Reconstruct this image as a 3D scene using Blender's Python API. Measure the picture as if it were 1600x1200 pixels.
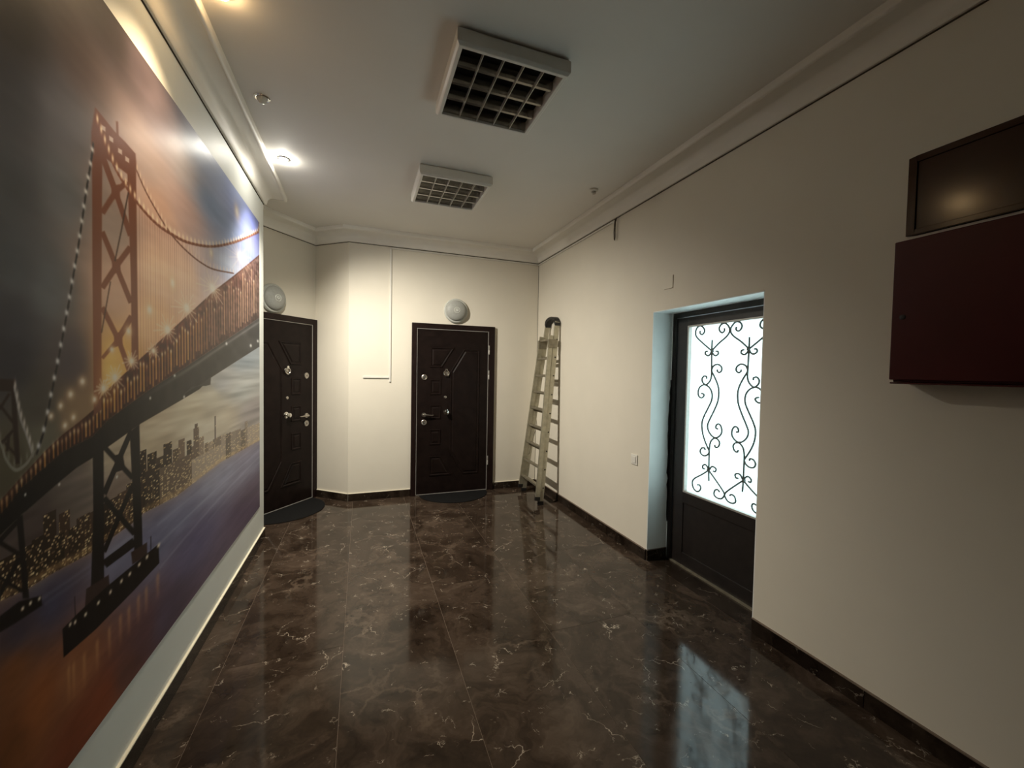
import bpy, bmesh, math, random
import numpy as np
from mathutils import Vector, Matrix

random.seed(7)
for o in list(bpy.data.objects):
    bpy.data.objects.remove(o)
scene = bpy.context.scene
COL = scene.collection

# ------------------------------------------------------------------ camera
cam_data = bpy.data.cameras.new('camera')
cam_data.sensor_fit = 'HORIZONTAL'
cam_data.sensor_width = 36.0
cam_data.lens = 36.0 * 639.7 / 1600.0
cam_data.clip_start = 0.02
cam = bpy.data.objects.new('camera', cam_data)
COL.objects.link(cam)
YAW, PITCH, ROLL = math.radians(20.205), math.radians(-1.813), math.radians(1.021)
fwd = Vector((math.sin(YAW) * math.cos(PITCH), math.cos(YAW) * math.cos(PITCH), math.sin(PITCH)))
r0 = Vector((math.cos(YAW), -math.sin(YAW), 0))
u0 = r0.cross(fwd)
rgt = math.cos(ROLL) * r0 + math.sin(ROLL) * u0
upv = -math.sin(ROLL) * r0 + math.cos(ROLL) * u0
cam.matrix_world = Matrix(((rgt.x, upv.x, -fwd.x, 0), (rgt.y, upv.y, -fwd.y, 0), (rgt.z, upv.z, -fwd.z, 1.5), (0, 0, 0, 1)))
scene.camera = cam

# ------------------------------------------------------------------ world: overcast daylight that reaches the room through the glazed door
world = bpy.data.worlds.new('overcast_sky')
scene.world = world
world.use_nodes = True
bg = world.node_tree.nodes['Background']
bg.inputs['Color'].default_value = (0.80, 0.97, 1.0, 1)
bg.inputs['Strength'].default_value = 3.8

scene.view_settings.view_transform = 'Standard'
scene.view_settings.look = 'None'
scene.view_settings.gamma = 1.0
scene.view_settings.use_curve_mapping = False
scene.view_settings.exposure = 0.0

DOWNLIGHT_WATTS = 390.0        # white reflector lamp near the alcove
WARM_WATTS = 58.0              # warm lamp further along the same wall

# ------------------------------------------------------------------ room measures (metres)
XL, XR, YF, YB, ZC = -0.80, 2.155, 4.92, -4.0, 3.03
WALL_END = 4.09                                   # free end of the mural wall
ANG = math.radians(50.6)                          # direction of the alcove's door wall
CONCAVE = (-0.50, 5.23)
CONVEX = (-0.135, 4.92)
AD = (math.cos(ANG), math.sin(ANG))
ALC = (CONCAVE[0] - 1.20 * AD[0], CONCAVE[1] - 1.20 * AD[1])
ALC_END = (-1.0, 4.03)

# ------------------------------------------------------------------ material helpers
def new_mat(name):
    m = bpy.data.materials.new(name)
    m.use_nodes = True
    nt = m.node_tree
    return m, nt, nt.nodes['Principled BSDF']

def simple(name, col, rough=0.5, metal=0.0, noise=0.0, scale=30.0, bump=0.0, coat=0.0, spec=0.5):
    m, nt, p = new_mat(name)
    p.inputs['Base Color'].default_value = (*col, 1)
    p.inputs['Roughness'].default_value = rough
    p.inputs['Metallic'].default_value = metal
    p.inputs['Coat Weight'].default_value = coat
    p.inputs['Coat Roughness'].default_value = 0.08
    p.inputs['Specular IOR Level'].default_value = spec
    if noise or bump:
        tc = nt.nodes.new('ShaderNodeTexCoord')
        n = nt.nodes.new('ShaderNodeTexNoise')
        n.inputs['Scale'].default_value = scale
        n.inputs['Detail'].default_value = 5
        nt.links.new(tc.outputs['Object'], n.inputs['Vector'])
        if noise:
            r = nt.nodes.new('ShaderNodeValToRGB')
            r.color_ramp.elements[0].position = 0.3
            r.color_ramp.elements[1].position = 0.7
            r.color_ramp.elements[0].color = (*[c * (1 - noise) for c in col], 1)
            r.color_ramp.elements[1].color = (*[min(1, c * (1 + noise)) for c in col], 1)
            nt.links.new(n.outputs['Fac'], r.inputs['Fac'])
            nt.links.new(r.outputs['Color'], p.inputs['Base Color'])
        if bump:
            b = nt.nodes.new('ShaderNodeBump')
            b.inputs['Strength'].default_value = bump
            b.inputs['Distance'].default_value = 0.004
            nt.links.new(n.outputs['Fac'], b.inputs['Height'])
            nt.links.new(b.outputs['Normal'], p.inputs['Normal'])
    return m

def emissive(name, col, strength):
    m, nt, p = new_mat(name)
    p.inputs['Base Color'].default_value = (*col, 1)
    p.inputs['Emission Color'].default_value = (*col, 1)
    p.inputs['Emission Strength'].default_value = strength
    return m

def marble(name, gain=1.0, rough=0.08):
    """dark brown polished marble: brown clouds, fine pale flecks and a few long white veins"""
    m, nt, p = new_mat(name)
    N, L = nt.nodes, nt.links
    tc = N.new('ShaderNodeTexCoord')
    oi = N.new('ShaderNodeObjectInfo')
    sc = N.new('ShaderNodeVectorMath'); sc.operation = 'SCALE'
    cmb = N.new('ShaderNodeCombineXYZ')
    L.new(oi.outputs['Random'], cmb.inputs['X']); L.new(oi.outputs['Random'], cmb.inputs['Y'])
    cmb.inputs['Z'].default_value = 0.37
    L.new(cmb.outputs['Vector'], sc.inputs[0]); sc.inputs['Scale'].default_value = 57.0
    add = N.new('ShaderNodeVectorMath'); add.operation = 'ADD'
    L.new(tc.outputs['Object'], add.inputs[0]); L.new(sc.outputs['Vector'], add.inputs[1])
    def noise(scale, detail, vec, rough_=0.6, dist=0.0):
        n = N.new('ShaderNodeTexNoise')
        n.inputs['Scale'].default_value = scale; n.inputs['Detail'].default_value = detail
        n.inputs['Roughness'].default_value = rough_; n.inputs['Distortion'].default_value = dist
        L.new(vec, n.inputs['Vector']); return n
    def ramp(src, stops):
        r = N.new('ShaderNodeValToRGB')
        e = r.color_ramp.elements
        e[0].position, e[0].color = stops[0][0], (*stops[0][1], 1)
        e[1].position, e[1].color = stops[-1][0], (*stops[-1][1], 1)
        for pos, c in stops[1:-1]:
            k = e.new(pos); k.color = (*c, 1)
        L.new(src, r.inputs['Fac']); return r
    def mix(kind, fac, a, b):
        x = N.new('ShaderNodeMix'); x.data_type = 'RGBA'; x.blend_type = kind
        if isinstance(fac, float): x.inputs['Factor'].default_value = fac
        else: L.new(fac, x.inputs['Factor'])
        for s, i in ((a, 'A'), (b, 'B')):
            sock = [q for q in x.inputs if q.name == i and q.type == 'RGBA'][0]
            if isinstance(s, tuple): sock.default_value = (*s, 1)
            else: L.new(s, sock)
        return [q for q in x.outputs if q.type == 'RGBA'][0]
    warp = noise(2.3, 4, add.outputs['Vector'])
    wv = N.new('ShaderNodeVectorMath'); wv.operation = 'MULTIPLY_ADD'
    L.new(warp.outputs['Color'], wv.inputs[0]); wv.inputs[1].default_value = (0.55, 0.55, 0.55)
    L.new(add.outputs['Vector'], wv.inputs[2])
    clouds = noise(3.2, 7, wv.outputs['Vector'], 0.66, 0.9)
    g = gain
    base = ramp(clouds.outputs['Fac'], [(0.30, (0.014 * g, 0.009 * g, 0.006 * g)), (0.48, (0.034 * g, 0.023 * g, 0.016 * g)),
                                        (0.60, (0.056 * g, 0.039 * g, 0.028 * g)), (0.76, (0.100 * g, 0.073 * g, 0.053 * g))])
    # networks of veins, each masked so that only short pieces show
    def veins(scale, width, mask_scale, lo, hi, warp_amt):
        w2 = noise(scale * 0.9, 5, add.outputs['Vector'], 0.65)
        v2 = N.new('ShaderNodeVectorMath'); v2.operation = 'MULTIPLY_ADD'
        L.new(w2.outputs['Color'], v2.inputs[0]); v2.inputs[1].default_value = (warp_amt,) * 3
        L.new(add.outputs['Vector'], v2.inputs[2])
        vo = N.new('ShaderNodeTexVoronoi'); vo.feature = 'DISTANCE_TO_EDGE'
        vo.inputs['Scale'].default_value = scale
        L.new(v2.outputs['Vector'], vo.inputs['Vector'])
        line = ramp(vo.outputs['Distance'], [(0.0, (1, 1, 1)), (width, (0, 0, 0))])
        mk = noise(mask_scale, 4, add.outputs['Vector'], 0.6)
        mr = ramp(mk.outputs['Fac'], [(lo, (0, 0, 0)), (hi, (1, 1, 1))])
        mu = N.new('ShaderNodeMath'); mu.operation = 'MULTIPLY'
        L.new(line.outputs['Color'], mu.inputs[0]); L.new(mr.outputs['Color'], mu.inputs[1])
        return mu.outputs[0]
    soft = veins(4.2, 0.07, 2.6, 0.50, 0.72, 0.34)
    c = mix('MIX', soft, base.outputs['Color'], (0.105 * g, 0.076 * g, 0.055 * g))
    fine = veins(15.0, 0.024, 13.0, 0.585, 0.65, 0.10)
    c = mix('MIX', fine, c, (0.42 * g, 0.36 * g, 0.29 * g))
    long_ = veins(3.1, 0.0055, 3.6, 0.555, 0.63, 0.26)
    c = mix('MIX', long_, c, (0.45 * g, 0.38 * g, 0.30 * g))
    L.new(c, p.inputs['Base Color'])
    rr = ramp(clouds.outputs['Fac'], [(0.3, (rough * 0.7,) * 3), (0.8, (rough * 1.7,) * 3)])
    L.new(rr.outputs['Color'], p.inputs['Roughness'])
    p.inputs['Specular IOR Level'].default_value = 0.24
    bp = N.new('ShaderNodeBump'); bp.inputs['Strength'].default_value = 0.05; bp.inputs['Distance'].default_value = 0.01
    lw = noise(1.6, 2, add.outputs['Vector'])
    L.new(lw.outputs['Fac'], bp.inputs['Height']); L.new(bp.outputs['Normal'], p.inputs['Normal'])
    return m

M = dict(
    wall=simple('cream_wall_paint', (0.72, 0.675, 0.575), 0.62, noise=0.02, scale=3.0, bump=0.05),
    white_wall=simple('white_wall_paint', (0.79, 0.81, 0.77), 0.5, noise=0.02, scale=3.0, bump=0.05),
    ceil=simple('ceiling_paint', (0.76, 0.735, 0.685), 0.7, noise=0.02, scale=2.0, bump=0.04),
    plaster=simple('cornice_plaster', (0.82, 0.79, 0.72), 0.6, noise=0.02, scale=8.0),
    reveal=simple('reveal_plaster', (0.86, 0.88, 0.86), 0.6, noise=0.03, scale=6.0, bump=0.1),
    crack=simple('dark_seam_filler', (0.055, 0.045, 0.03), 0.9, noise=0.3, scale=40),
    bead=simple('pale_sealant', (0.75, 0.70, 0.56), 0.5, noise=0.05, scale=40),
    grout=simple('brown_grout', (0.16, 0.12, 0.09), 0.8, noise=0.2, scale=50),
    marble=marble('dark_brown_marble'),
    skirt=marble('black_brown_skirting_marble', 0.5, 0.12),
    door=simple('dark_wenge_door_skin', (0.010, 0.006, 0.005), 0.38, noise=0.3, scale=14, spec=0.15),
    doorframe=simple('dark_brown_door_frame', (0.013, 0.0065, 0.0055), 0.40, noise=0.25, scale=20, spec=0.2),
    darkpaint=simple('black_brown_painted_metal', (0.012, 0.009, 0.008), 0.42, noise=0.3, scale=18, bump=0.05),
    chrome=simple('polished_chrome', (0.80, 0.78, 0.74), 0.14, 1.0, noise=0.03, scale=40),
    nickel=simple('brushed_nickel', (0.52, 0.48, 0.43), 0.32, 1.0, noise=0.1, scale=60),
    strip=simple('aluminium_edge_strip', (0.42, 0.40, 0.37), 0.45, 0.35, noise=0.06, scale=60),
    alu=simple('weathered_aluminium', (0.47, 0.44, 0.34), 0.42, 0.75, noise=0.14, scale=22),
    alu_dark=simple('stained_aluminium', (0.30, 0.27, 0.20), 0.5, 0.7, noise=0.2, scale=22),
    rubber=simple('black_plastic', (0.010, 0.009, 0.009), 0.5, noise=0.2, scale=40),
    mat=simple('black_rubber_mat', (0.009, 0.009, 0.009), 0.9, noise=0.4, scale=180, bump=0.3, spec=0.08),
    lampwhite=simple('white_enamel', (0.72, 0.70, 0.65), 0.35, noise=0.02, scale=20),
    mirror=simple('mirror_louver_aluminium', (0.34, 0.33, 0.31), 0.22, 1.0, noise=0.04, scale=20),
    blade=simple('bright_louver_blade', (0.62, 0.60, 0.56), 0.3, 0.6, noise=0.04, scale=20),
    tray=simple('dark_louver_tray', (0.02, 0.02, 0.019), 0.35, 0.6, noise=0.1, scale=20),
    lampglass=simple('grey_opal_lamp_glass', (0.34, 0.345, 0.32), 0.42, noise=0.06, scale=60, spec=0.25),
    lampring=simple('pale_lamp_ring', (0.50, 0.51, 0.47), 0.35, noise=0.03, scale=30),
    plastic=simple('white_plastic', (0.72, 0.70, 0.64), 0.4, noise=0.02, scale=30),
    brown=simple('brown_enamel_panel', (0.040, 0.012, 0.004), 0.15, noise=0.12, scale=6, bump=0.03, spec=0.4),
    red=simple('dark_red_enamel', (0.062, 0.006, 0.007), 0.36, noise=0.1, scale=5, bump=0.03, spec=0.22),
    iron=simple('grey_green_wrought_iron', (0.09, 0.115, 0.11), 0.55, 0.1, noise=0.15, scale=60),
    cord=simple('brown_cord', (0.05, 0.035, 0.02), 0.7, noise=0.2, scale=100),
    foam=simple('torn_black_foam', (0.008, 0.008, 0.009), 0.9, noise=0.4, scale=50, bump=0.5),
    bulb_white=emissive('white_lamp_glass', (1.0, 0.95, 0.84), 300.0),
    bulb_warm=emissive('warm_lamp_glass', (1.0, 0.66, 0.32), 110.0),
    bulb_off=simple('unlit_lamp_glass', (0.6, 0.6, 0.57), 0.15, noise=0.05, scale=80),
)

def frosted():
    m, nt, p = new_mat('frosted_door_glass')
    N, L = nt.nodes, nt.links
    out = N['Material Output']
    tr = N.new('ShaderNodeBsdfTranslucent'); tr.inputs['Color'].default_value = (0.90, 0.95, 0.94, 1)
    gl = N.new('ShaderNodeBsdfGlossy'); gl.inputs['Roughness'].default_value = 0.25
    tc = N.new('ShaderNodeTexCoord'); n = N.new('ShaderNodeTexNoise'); n.inputs['Scale'].default_value = 3.8
    r = N.new('ShaderNodeValToRGB')
    r.color_ramp.elements[0].color = (0.84, 0.91, 0.91, 1); r.color_ramp.elements[1].color = (0.93, 0.96, 0.95, 1)
    L.new(tc.outputs['Object'], n.inputs['Vector']); L.new(n.outputs['Fac'], r.inputs['Fac']); L.new(r.outputs['Color'], tr.inputs['Color'])
    mx = N.new('ShaderNodeMixShader'); mx.inputs['Fac'].default_value = 0.04
    L.new(tr.outputs[0], mx.inputs[1]); L.new(gl.outputs[0], mx.inputs[2]); L.new(mx.outputs[0], out.inputs['Surface'])
    return m
M['frosted'] = frosted()

# ------------------------------------------------------------------ mesh helpers
class MB:
    """collects shapes in one bmesh; build() links them as ONE mesh object"""
    def __init__(self): self.bm = bmesh.new()
    def box(self, x0, x1, y0, y1, z0, z1):
        v = [self.bm.verts.new(c) for c in ((x0,y0,z0),(x1,y0,z0),(x1,y1,z0),(x0,y1,z0),(x0,y0,z1),(x1,y0,z1),(x1,y1,z1),(x0,y1,z1))]
        for f in ((0,3,2,1),(4,5,6,7),(0,1,5,4),(1,2,6,5),(2,3,7,6),(3,0,4,7)):
            self.bm.faces.new([v[i] for i in f])
        return self
    def loft(self, rings, closed=True, caps=True):
        R = [[self.bm.verts.new(c) for c in ring] for ring in rings]
        n = len(R[0])
        for a, b in zip(R, R[1:]):
            for i in range(n if closed else n - 1):
                j = (i + 1) % n
                self.bm.faces.new((a[i], a[j], b[j], b[i]))
        if caps and closed:
            self.bm.faces.new(R[0][::-1]); self.bm.faces.new(R[-1])
        return self
    def prism(self, pts, fn, d0, d1):
        """2-D outline pts, fn(a, b, d) -> xyz, from depth d0 to d1"""
        return self.loft([[fn(a, b, d0) for a, b in pts], [fn(a, b, d1) for a, b in pts]])
    def lathe(self, prof, fn, seg=24):
        """prof [(radius, height)], fn(x, y, h) -> xyz"""
        rings = []
        for r, h in prof:
            rings.append([fn(max(r, 1e-4) * math.cos(2*math.pi*k/seg), max(r, 1e-4) * math.sin(2*math.pi*k/seg), h) for k in range(seg)])
        return self.loft(rings)
    def tube(self, pts, r, seg=8):
        P = [Vector(p) for p in pts]
        n = len(P); rings = []; prev = None
        for i in range(n):
            t = (P[min(i+1, n-1)] - P[max(i-1, 0)]).normalized()
            if prev is None:
                a = t.orthogonal().normalized()
            else:
                a = (prev - t * prev.dot(t)).normalized()
            prev = a; b = t.cross(a)
            rr = r[i] if isinstance(r, (list, tuple)) else r
            rings.append([P[i] + rr * (math.cos(2*math.pi*k/seg) * a + math.sin(2*math.pi*k/seg) * b) for k in range(seg)])
        return self.loft(rings)
    def bar(self, p0, p1, w, d, side):
        """rectangular bar from p0 to p1, w along `side`, d across"""
        p0, p1 = Vector(p0), Vector(p1); t = (p1 - p0).normalized()
        s = Vector(side); s = (s - t * s.dot(t)).normalized(); q = t.cross(s)
        return self.loft([[p + a*w/2*s + b*d/2*q for a, b in ((-1,-1),(1,-1),(1,1),(-1,1))] for p in (p0, p1)])
    def build(self, name, mat, parent=None, bevel=0.0, smooth=False, seg=2):
        bm = self.bm
        bmesh.ops.remove_doubles(bm, verts=bm.verts, dist=1e-6)
        bmesh.ops.recalc_face_normals(bm, faces=bm.faces)
        if bevel:
            e = [x for x in bm.edges if len(x.link_faces) == 2 and x.calc_face_angle(0) > 0.5]
            bmesh.ops.bevel(bm, geom=e, offset=bevel, segments=seg, affect='EDGES', profile=0.5)
        me = bpy.data.meshes.new(name)
        bm.to_mesh(me); bm.free()
        me.materials.append(M[mat] if isinstance(mat, str) else mat)
        if smooth:
            me.polygons.foreach_set('use_smooth', [True] * len(me.polygons))
            try: me.set_sharp_from_angle(angle=math.radians(38))
            except Exception: pass
        o = bpy.data.objects.new(name, me)
        COL.objects.link(o)
        o.parent = parent
        return o

def tag(o, label, cat, group=None, kind=None):
    o['label'] = label; o['category'] = cat
    if group: o['group'] = group
    if kind: o['kind'] = kind
    return o

def thing(name, loc, rz, label, cat, group=None, kind=None):
    o = bpy.data.objects.new(name, None)
    o.empty_display_size = 0.1
    COL.objects.link(o)
    o.location = loc; o.rotation_euler = (0, 0, rz)
    return tag(o, label, cat, group, kind)

def copy_tree(o, parent=None):
    c = o.copy(); COL.objects.link(c); c.parent = parent
    for ch in list(o.children):
        copy_tree(ch, c)
    return c

def spline(pts, n=8):
    """Catmull-Rom through pts (2-D)"""
    P = [Vector((a, b, 0)) for a, b in pts]
    P = [2*P[0] - P[1]] + P + [2*P[-1] - P[-2]]
    out = []
    for i in range(1, len(P) - 2):
        a, b, c, d = P[i-1:i+3]
        for k in range(n):
            t = k / n
            out.append(0.5 * ((2*b) + (c - a)*t + (2*a - 5*b + 4*c - d)*t*t + (3*b - a - 3*c + d)*t**3))
    out.append(P[-2])
    return [(p.x, p.y) for p in out]

# ------------------------------------------------------------------ room shell
def wall_slab(name, p, q, thick, z0, z1, mat, label):
    """slab between plan points p and q; thickness to the left of p->q"""
    d = Vector((q[0]-p[0], q[1]-p[1])).normalized(); n = Vector((-d.y, d.x)) * thick
    b = MB()
    pl = [p, q, (q[0]+n.x, q[1]+n.y), (p[0]+n.x, p[1]+n.y)]
    b.prism(pl, lambda a, c, h: (a, c, h), z0, z1)
    return tag(b.build(name, mat), label, 'wall', kind='structure')

b = MB(); b.box(XL - 0.6, 2.62, YB - 0.1, 5.6, -0.15, -0.0016)
floor = tag(b.build('floor', 'grout'), 'dark brown polished marble floor laid in long slabs', 'floor', kind='structure')
b = MB(); b.box(XL - 0.8, 2.62, YB - 0.2, 5.6, ZC, ZC + 0.12)
ceiling = tag(b.build('ceiling', 'ceil'), 'plain off-white painted ceiling', 'ceiling', kind='structure')

# mural wall: a slab with a free end at the alcove
b = MB(); b.box(XL - 0.20, XL, YB, WALL_END, 0, ZC)
tag(b.build('wall_left', 'white_wall'), 'white wall carrying the big bridge mural', 'wall', kind='structure')
wall_slab('wall_far', (2.6, YF), CONVEX, -0.25, 0, ZC, 'wall', 'cream far wall with a dark door and the ladder corner')
wall_slab('wall_angled', CONVEX, CONCAVE, -0.2, 0, ZC, 'wall', 'narrow angled cream wall piece between the two dark doors')
wall_slab('wall_alcove', CONCAVE, ALC, -0.2, 0, ZC, 'wall', 'angled cream alcove wall holding the dark door beside the mural')
wall_slab('wall_alcove_return', ALC, ALC_END, -0.2, 0, ZC, 'wall', 'cream return wall of the alcove behind the mural wall')
wall_slab('wall_rear', (XL - 0.2, YB), (2.5, YB), -0.15, 0, ZC, 'wall', 'plain cream end wall of the hall')

# right wall with a rebated opening for the glazed door
OY0, OY1, OZ = 1.71, 2.665, 1.985
b = MB()
b.box(XR, XR + 0.19, YB, OY0, 0, ZC); b.box(XR, XR + 0.19, OY1, YF, 0, ZC); b.box(XR, XR + 0.19, OY0, OY1, OZ, ZC)
b.box(XR + 0.19, XR + 0.34, YB, OY0 - 0.14, 0, ZC); b.box(XR + 0.19, XR + 0.34, OY1 + 0.02, YF, 0, ZC); b.box(XR + 0.19, XR + 0.34, OY0 - 0.14, OY1 + 0.02, OZ + 0.03, ZC)
wall_right = tag(b.build('wall_right', 'wall'), 'long cream right wall with the glazed door recess', 'wall', kind='structure')
# whiter plaster skin of the recess: jambs and soffit
b = MB()
b.box(XR + 0.001, XR + 0.19, OY1 - 0.006, OY1, 0.0, OZ); b.box(XR + 0.001, XR + 0.19, OY0, OY0 + 0.006, 0.0, OZ); b.box(XR + 0.001, XR + 0.19, OY0, OY1, OZ - 0.006, OZ)
b.build('door_reveal', 'reveal', wall_right)

# floor slabs: columns 0.557 wide along the hall, staggered joints
TW_, TL_, GAP = 0.557, 2.23, 0.0018
def tile_mesh(w, l):
    bm = MB(); bm.box(-w/2, w/2, -l/2, l/2, -0.0015, 0)
    o = bm.build('floor_tile', 'marble', floor)
    return o
tile_cache = {}
def floor_tile(x0, x1, y0, y1):
    w, l = round(x1 - x0 - GAP, 4), round(y1 - y0 - GAP, 4)
    if (w, l) not in tile_cache:
        tile_cache[(w, l)] = o = tile_mesh(w, l)
    else:
        o = tile_cache[(w, l)].copy(); COL.objects.link(o)
    o.location = ((x0 + x1)/2, (y0 + y1)/2, 0)
cols = [(-1.40, -1.197), (-1.197, -0.640), (-0.640, -0.083), (-0.083, 0.474), (0.474, 1.031), (1.031, 1.588), (1.588, XR)]
offs = [0.3, 0.9, -0.35, 0.55, 0.10, -0.6, 0.35]
for (x0, x1), of in zip(cols, offs):
    y = YB + (of % TL_) - TL_
    while y < 5.45:
        a, c = max(y, YB), min(y + TL_, 5.45)
        if x0 < -1.3: a = max(a, WALL_END)
        if x0 < XL and x0 > -1.3 and a < WALL_END:      # this column is narrowed by the mural wall
            floor_tile(XL, x1, a, min(c, WALL_END)); a = WALL_END
        if c - a > 0.05: floor_tile(x0, x1, a, c)
        y += TL_
b = MB(); b.box(XR + GAP, XR + 0.21, OY0 - 0.13, OY1 + 0.01, -0.0015, 0)
b.build('threshold_slab', 'skirt', floor)

# ------------------------------------------------------------------ cornices swept along the walls
def cornice(name, path, label):
    """path: plan points; the room lies to the right of the walking direction"""
    prof = [(0.0, 2.897), (0.016, 2.897), (0.022, 2.903), (0.024, 2.914)]
    for k in range(9):                                  # hollow cove
        t = k / 8 * math.pi / 2
        prof.append((0.026 + 0.108 * (1 - math.cos(t)), 2.918 + 0.078 * math.sin(t)))
    prof += [(0.135, 2.992), (0.141, 2.989), (0.150, 2.990), (0.157, 2.996), (0.160, 3.006), (0.160, ZC), (0.0, ZC)]
    dirs = [(Vector(q) - Vector(p)).normalized() for p, q in zip(path, path[1:])]
    def sweep(prof, nm, mat, parent=None, smooth=False):
        rings = []
        for i, p in enumerate(path):
            d0 = dirs[max(i-1, 0)]; d1 = dirs[min(i, len(dirs)-1)]
            n0 = Vector((d0.y, -d0.x)); n1 = Vector((d1.y, -d1.x))
            mt = (n0 + n1); mt = mt / max(0.2, (1 + n0.dot(n1)))
            rings.append([(p[0] + mt.x*d, p[1] + mt.y*d, z) for d, z in prof])
        bb = MB(); bb.loft(rings)
        return bb.build(nm, mat, parent, smooth=smooth)
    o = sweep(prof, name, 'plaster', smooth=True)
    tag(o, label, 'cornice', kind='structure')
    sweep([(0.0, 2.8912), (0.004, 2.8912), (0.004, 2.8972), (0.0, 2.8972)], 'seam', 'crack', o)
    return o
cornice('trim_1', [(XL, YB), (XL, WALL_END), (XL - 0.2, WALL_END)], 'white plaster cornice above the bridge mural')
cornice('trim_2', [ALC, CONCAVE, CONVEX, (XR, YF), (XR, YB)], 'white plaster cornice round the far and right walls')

# dark settlement seams in the two inner corners
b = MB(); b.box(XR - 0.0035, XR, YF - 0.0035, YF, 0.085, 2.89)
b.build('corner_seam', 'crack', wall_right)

# ------------------------------------------------------------------ skirting of single marble strips
SK_H, SK_T = 0.082, 0.012
def skirting(name, runs, label, bead='bead'):
    """runs: plan segments walked with the room on the right; strips of about 0.56 m"""
    bb = MB()
    for p, q in runs:
        d = (Vector(q) - Vector(p)); l = d.length; d.normalize(); n = Vector((d.y, -d.x))
        bb.prism([(0, 0), (l, 0), (l, SK_T), (0, SK_T)], lambda a, c, h, p=p, d=d, n=n: (p[0] + d.x*a + n.x*c, p[1] + d.y*a + n.y*c, h), SK_H, SK_H + 0.005)
    base = tag(bb.build(name, bead), label, 'skirting', kind='structure')
    for p, q in runs:
        d = (Vector(q) - Vector(p)); l = d.length; d.normalize()
        k = max(1, round(l / 0.56)); s = l / k
        proto = None
        for i in range(k):
            if proto is None:
                t = MB(); t.box(0.0008, s - 0.0008, -SK_T, 0, 0, SK_H)
                proto = o = t.build('skirting_tile', 'skirt', base, bevel=0.001, seg=1)
            else:
                o = proto.copy(); COL.objects.link(o)
            o.location = (p[0] + d.x*s*i, p[1] + d.y*s*i, 0)
            o.rotation_euler = (0, 0, math.atan2(d.y, d.x))
    return base
DU = (-AD[0], -AD[1])
def along(s): return (CONCAVE[0] + DU[0]*s, CONCAVE[1] + DU[1]*s)
skirting('baseboard_left', [((XL, YB), (XL, WALL_END))], 'dark marble skirting below the bridge mural')
skirting('baseboard_far', [(CONVEX, (0.548, YF)), ((1.566, YF), (XR, YF))], 'dark marble skirting on both sides of the far door')
skirting('baseboard_angled', [(CONCAVE, CONVEX)], 'dark marble skirting of the narrow angled wall')
skirting('baseboard_alcove', [(ALC, along(1.03))], 'dark marble skirting of the alcove wall')
skirting('baseboard_right', [((XR, YF), (XR, OY1)), ((XR, OY1), (XR + 0.19, OY1)), ((XR, OY0), (XR, YB))], 'dark marble skirting along the right wall and door recess', 'grout')

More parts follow.
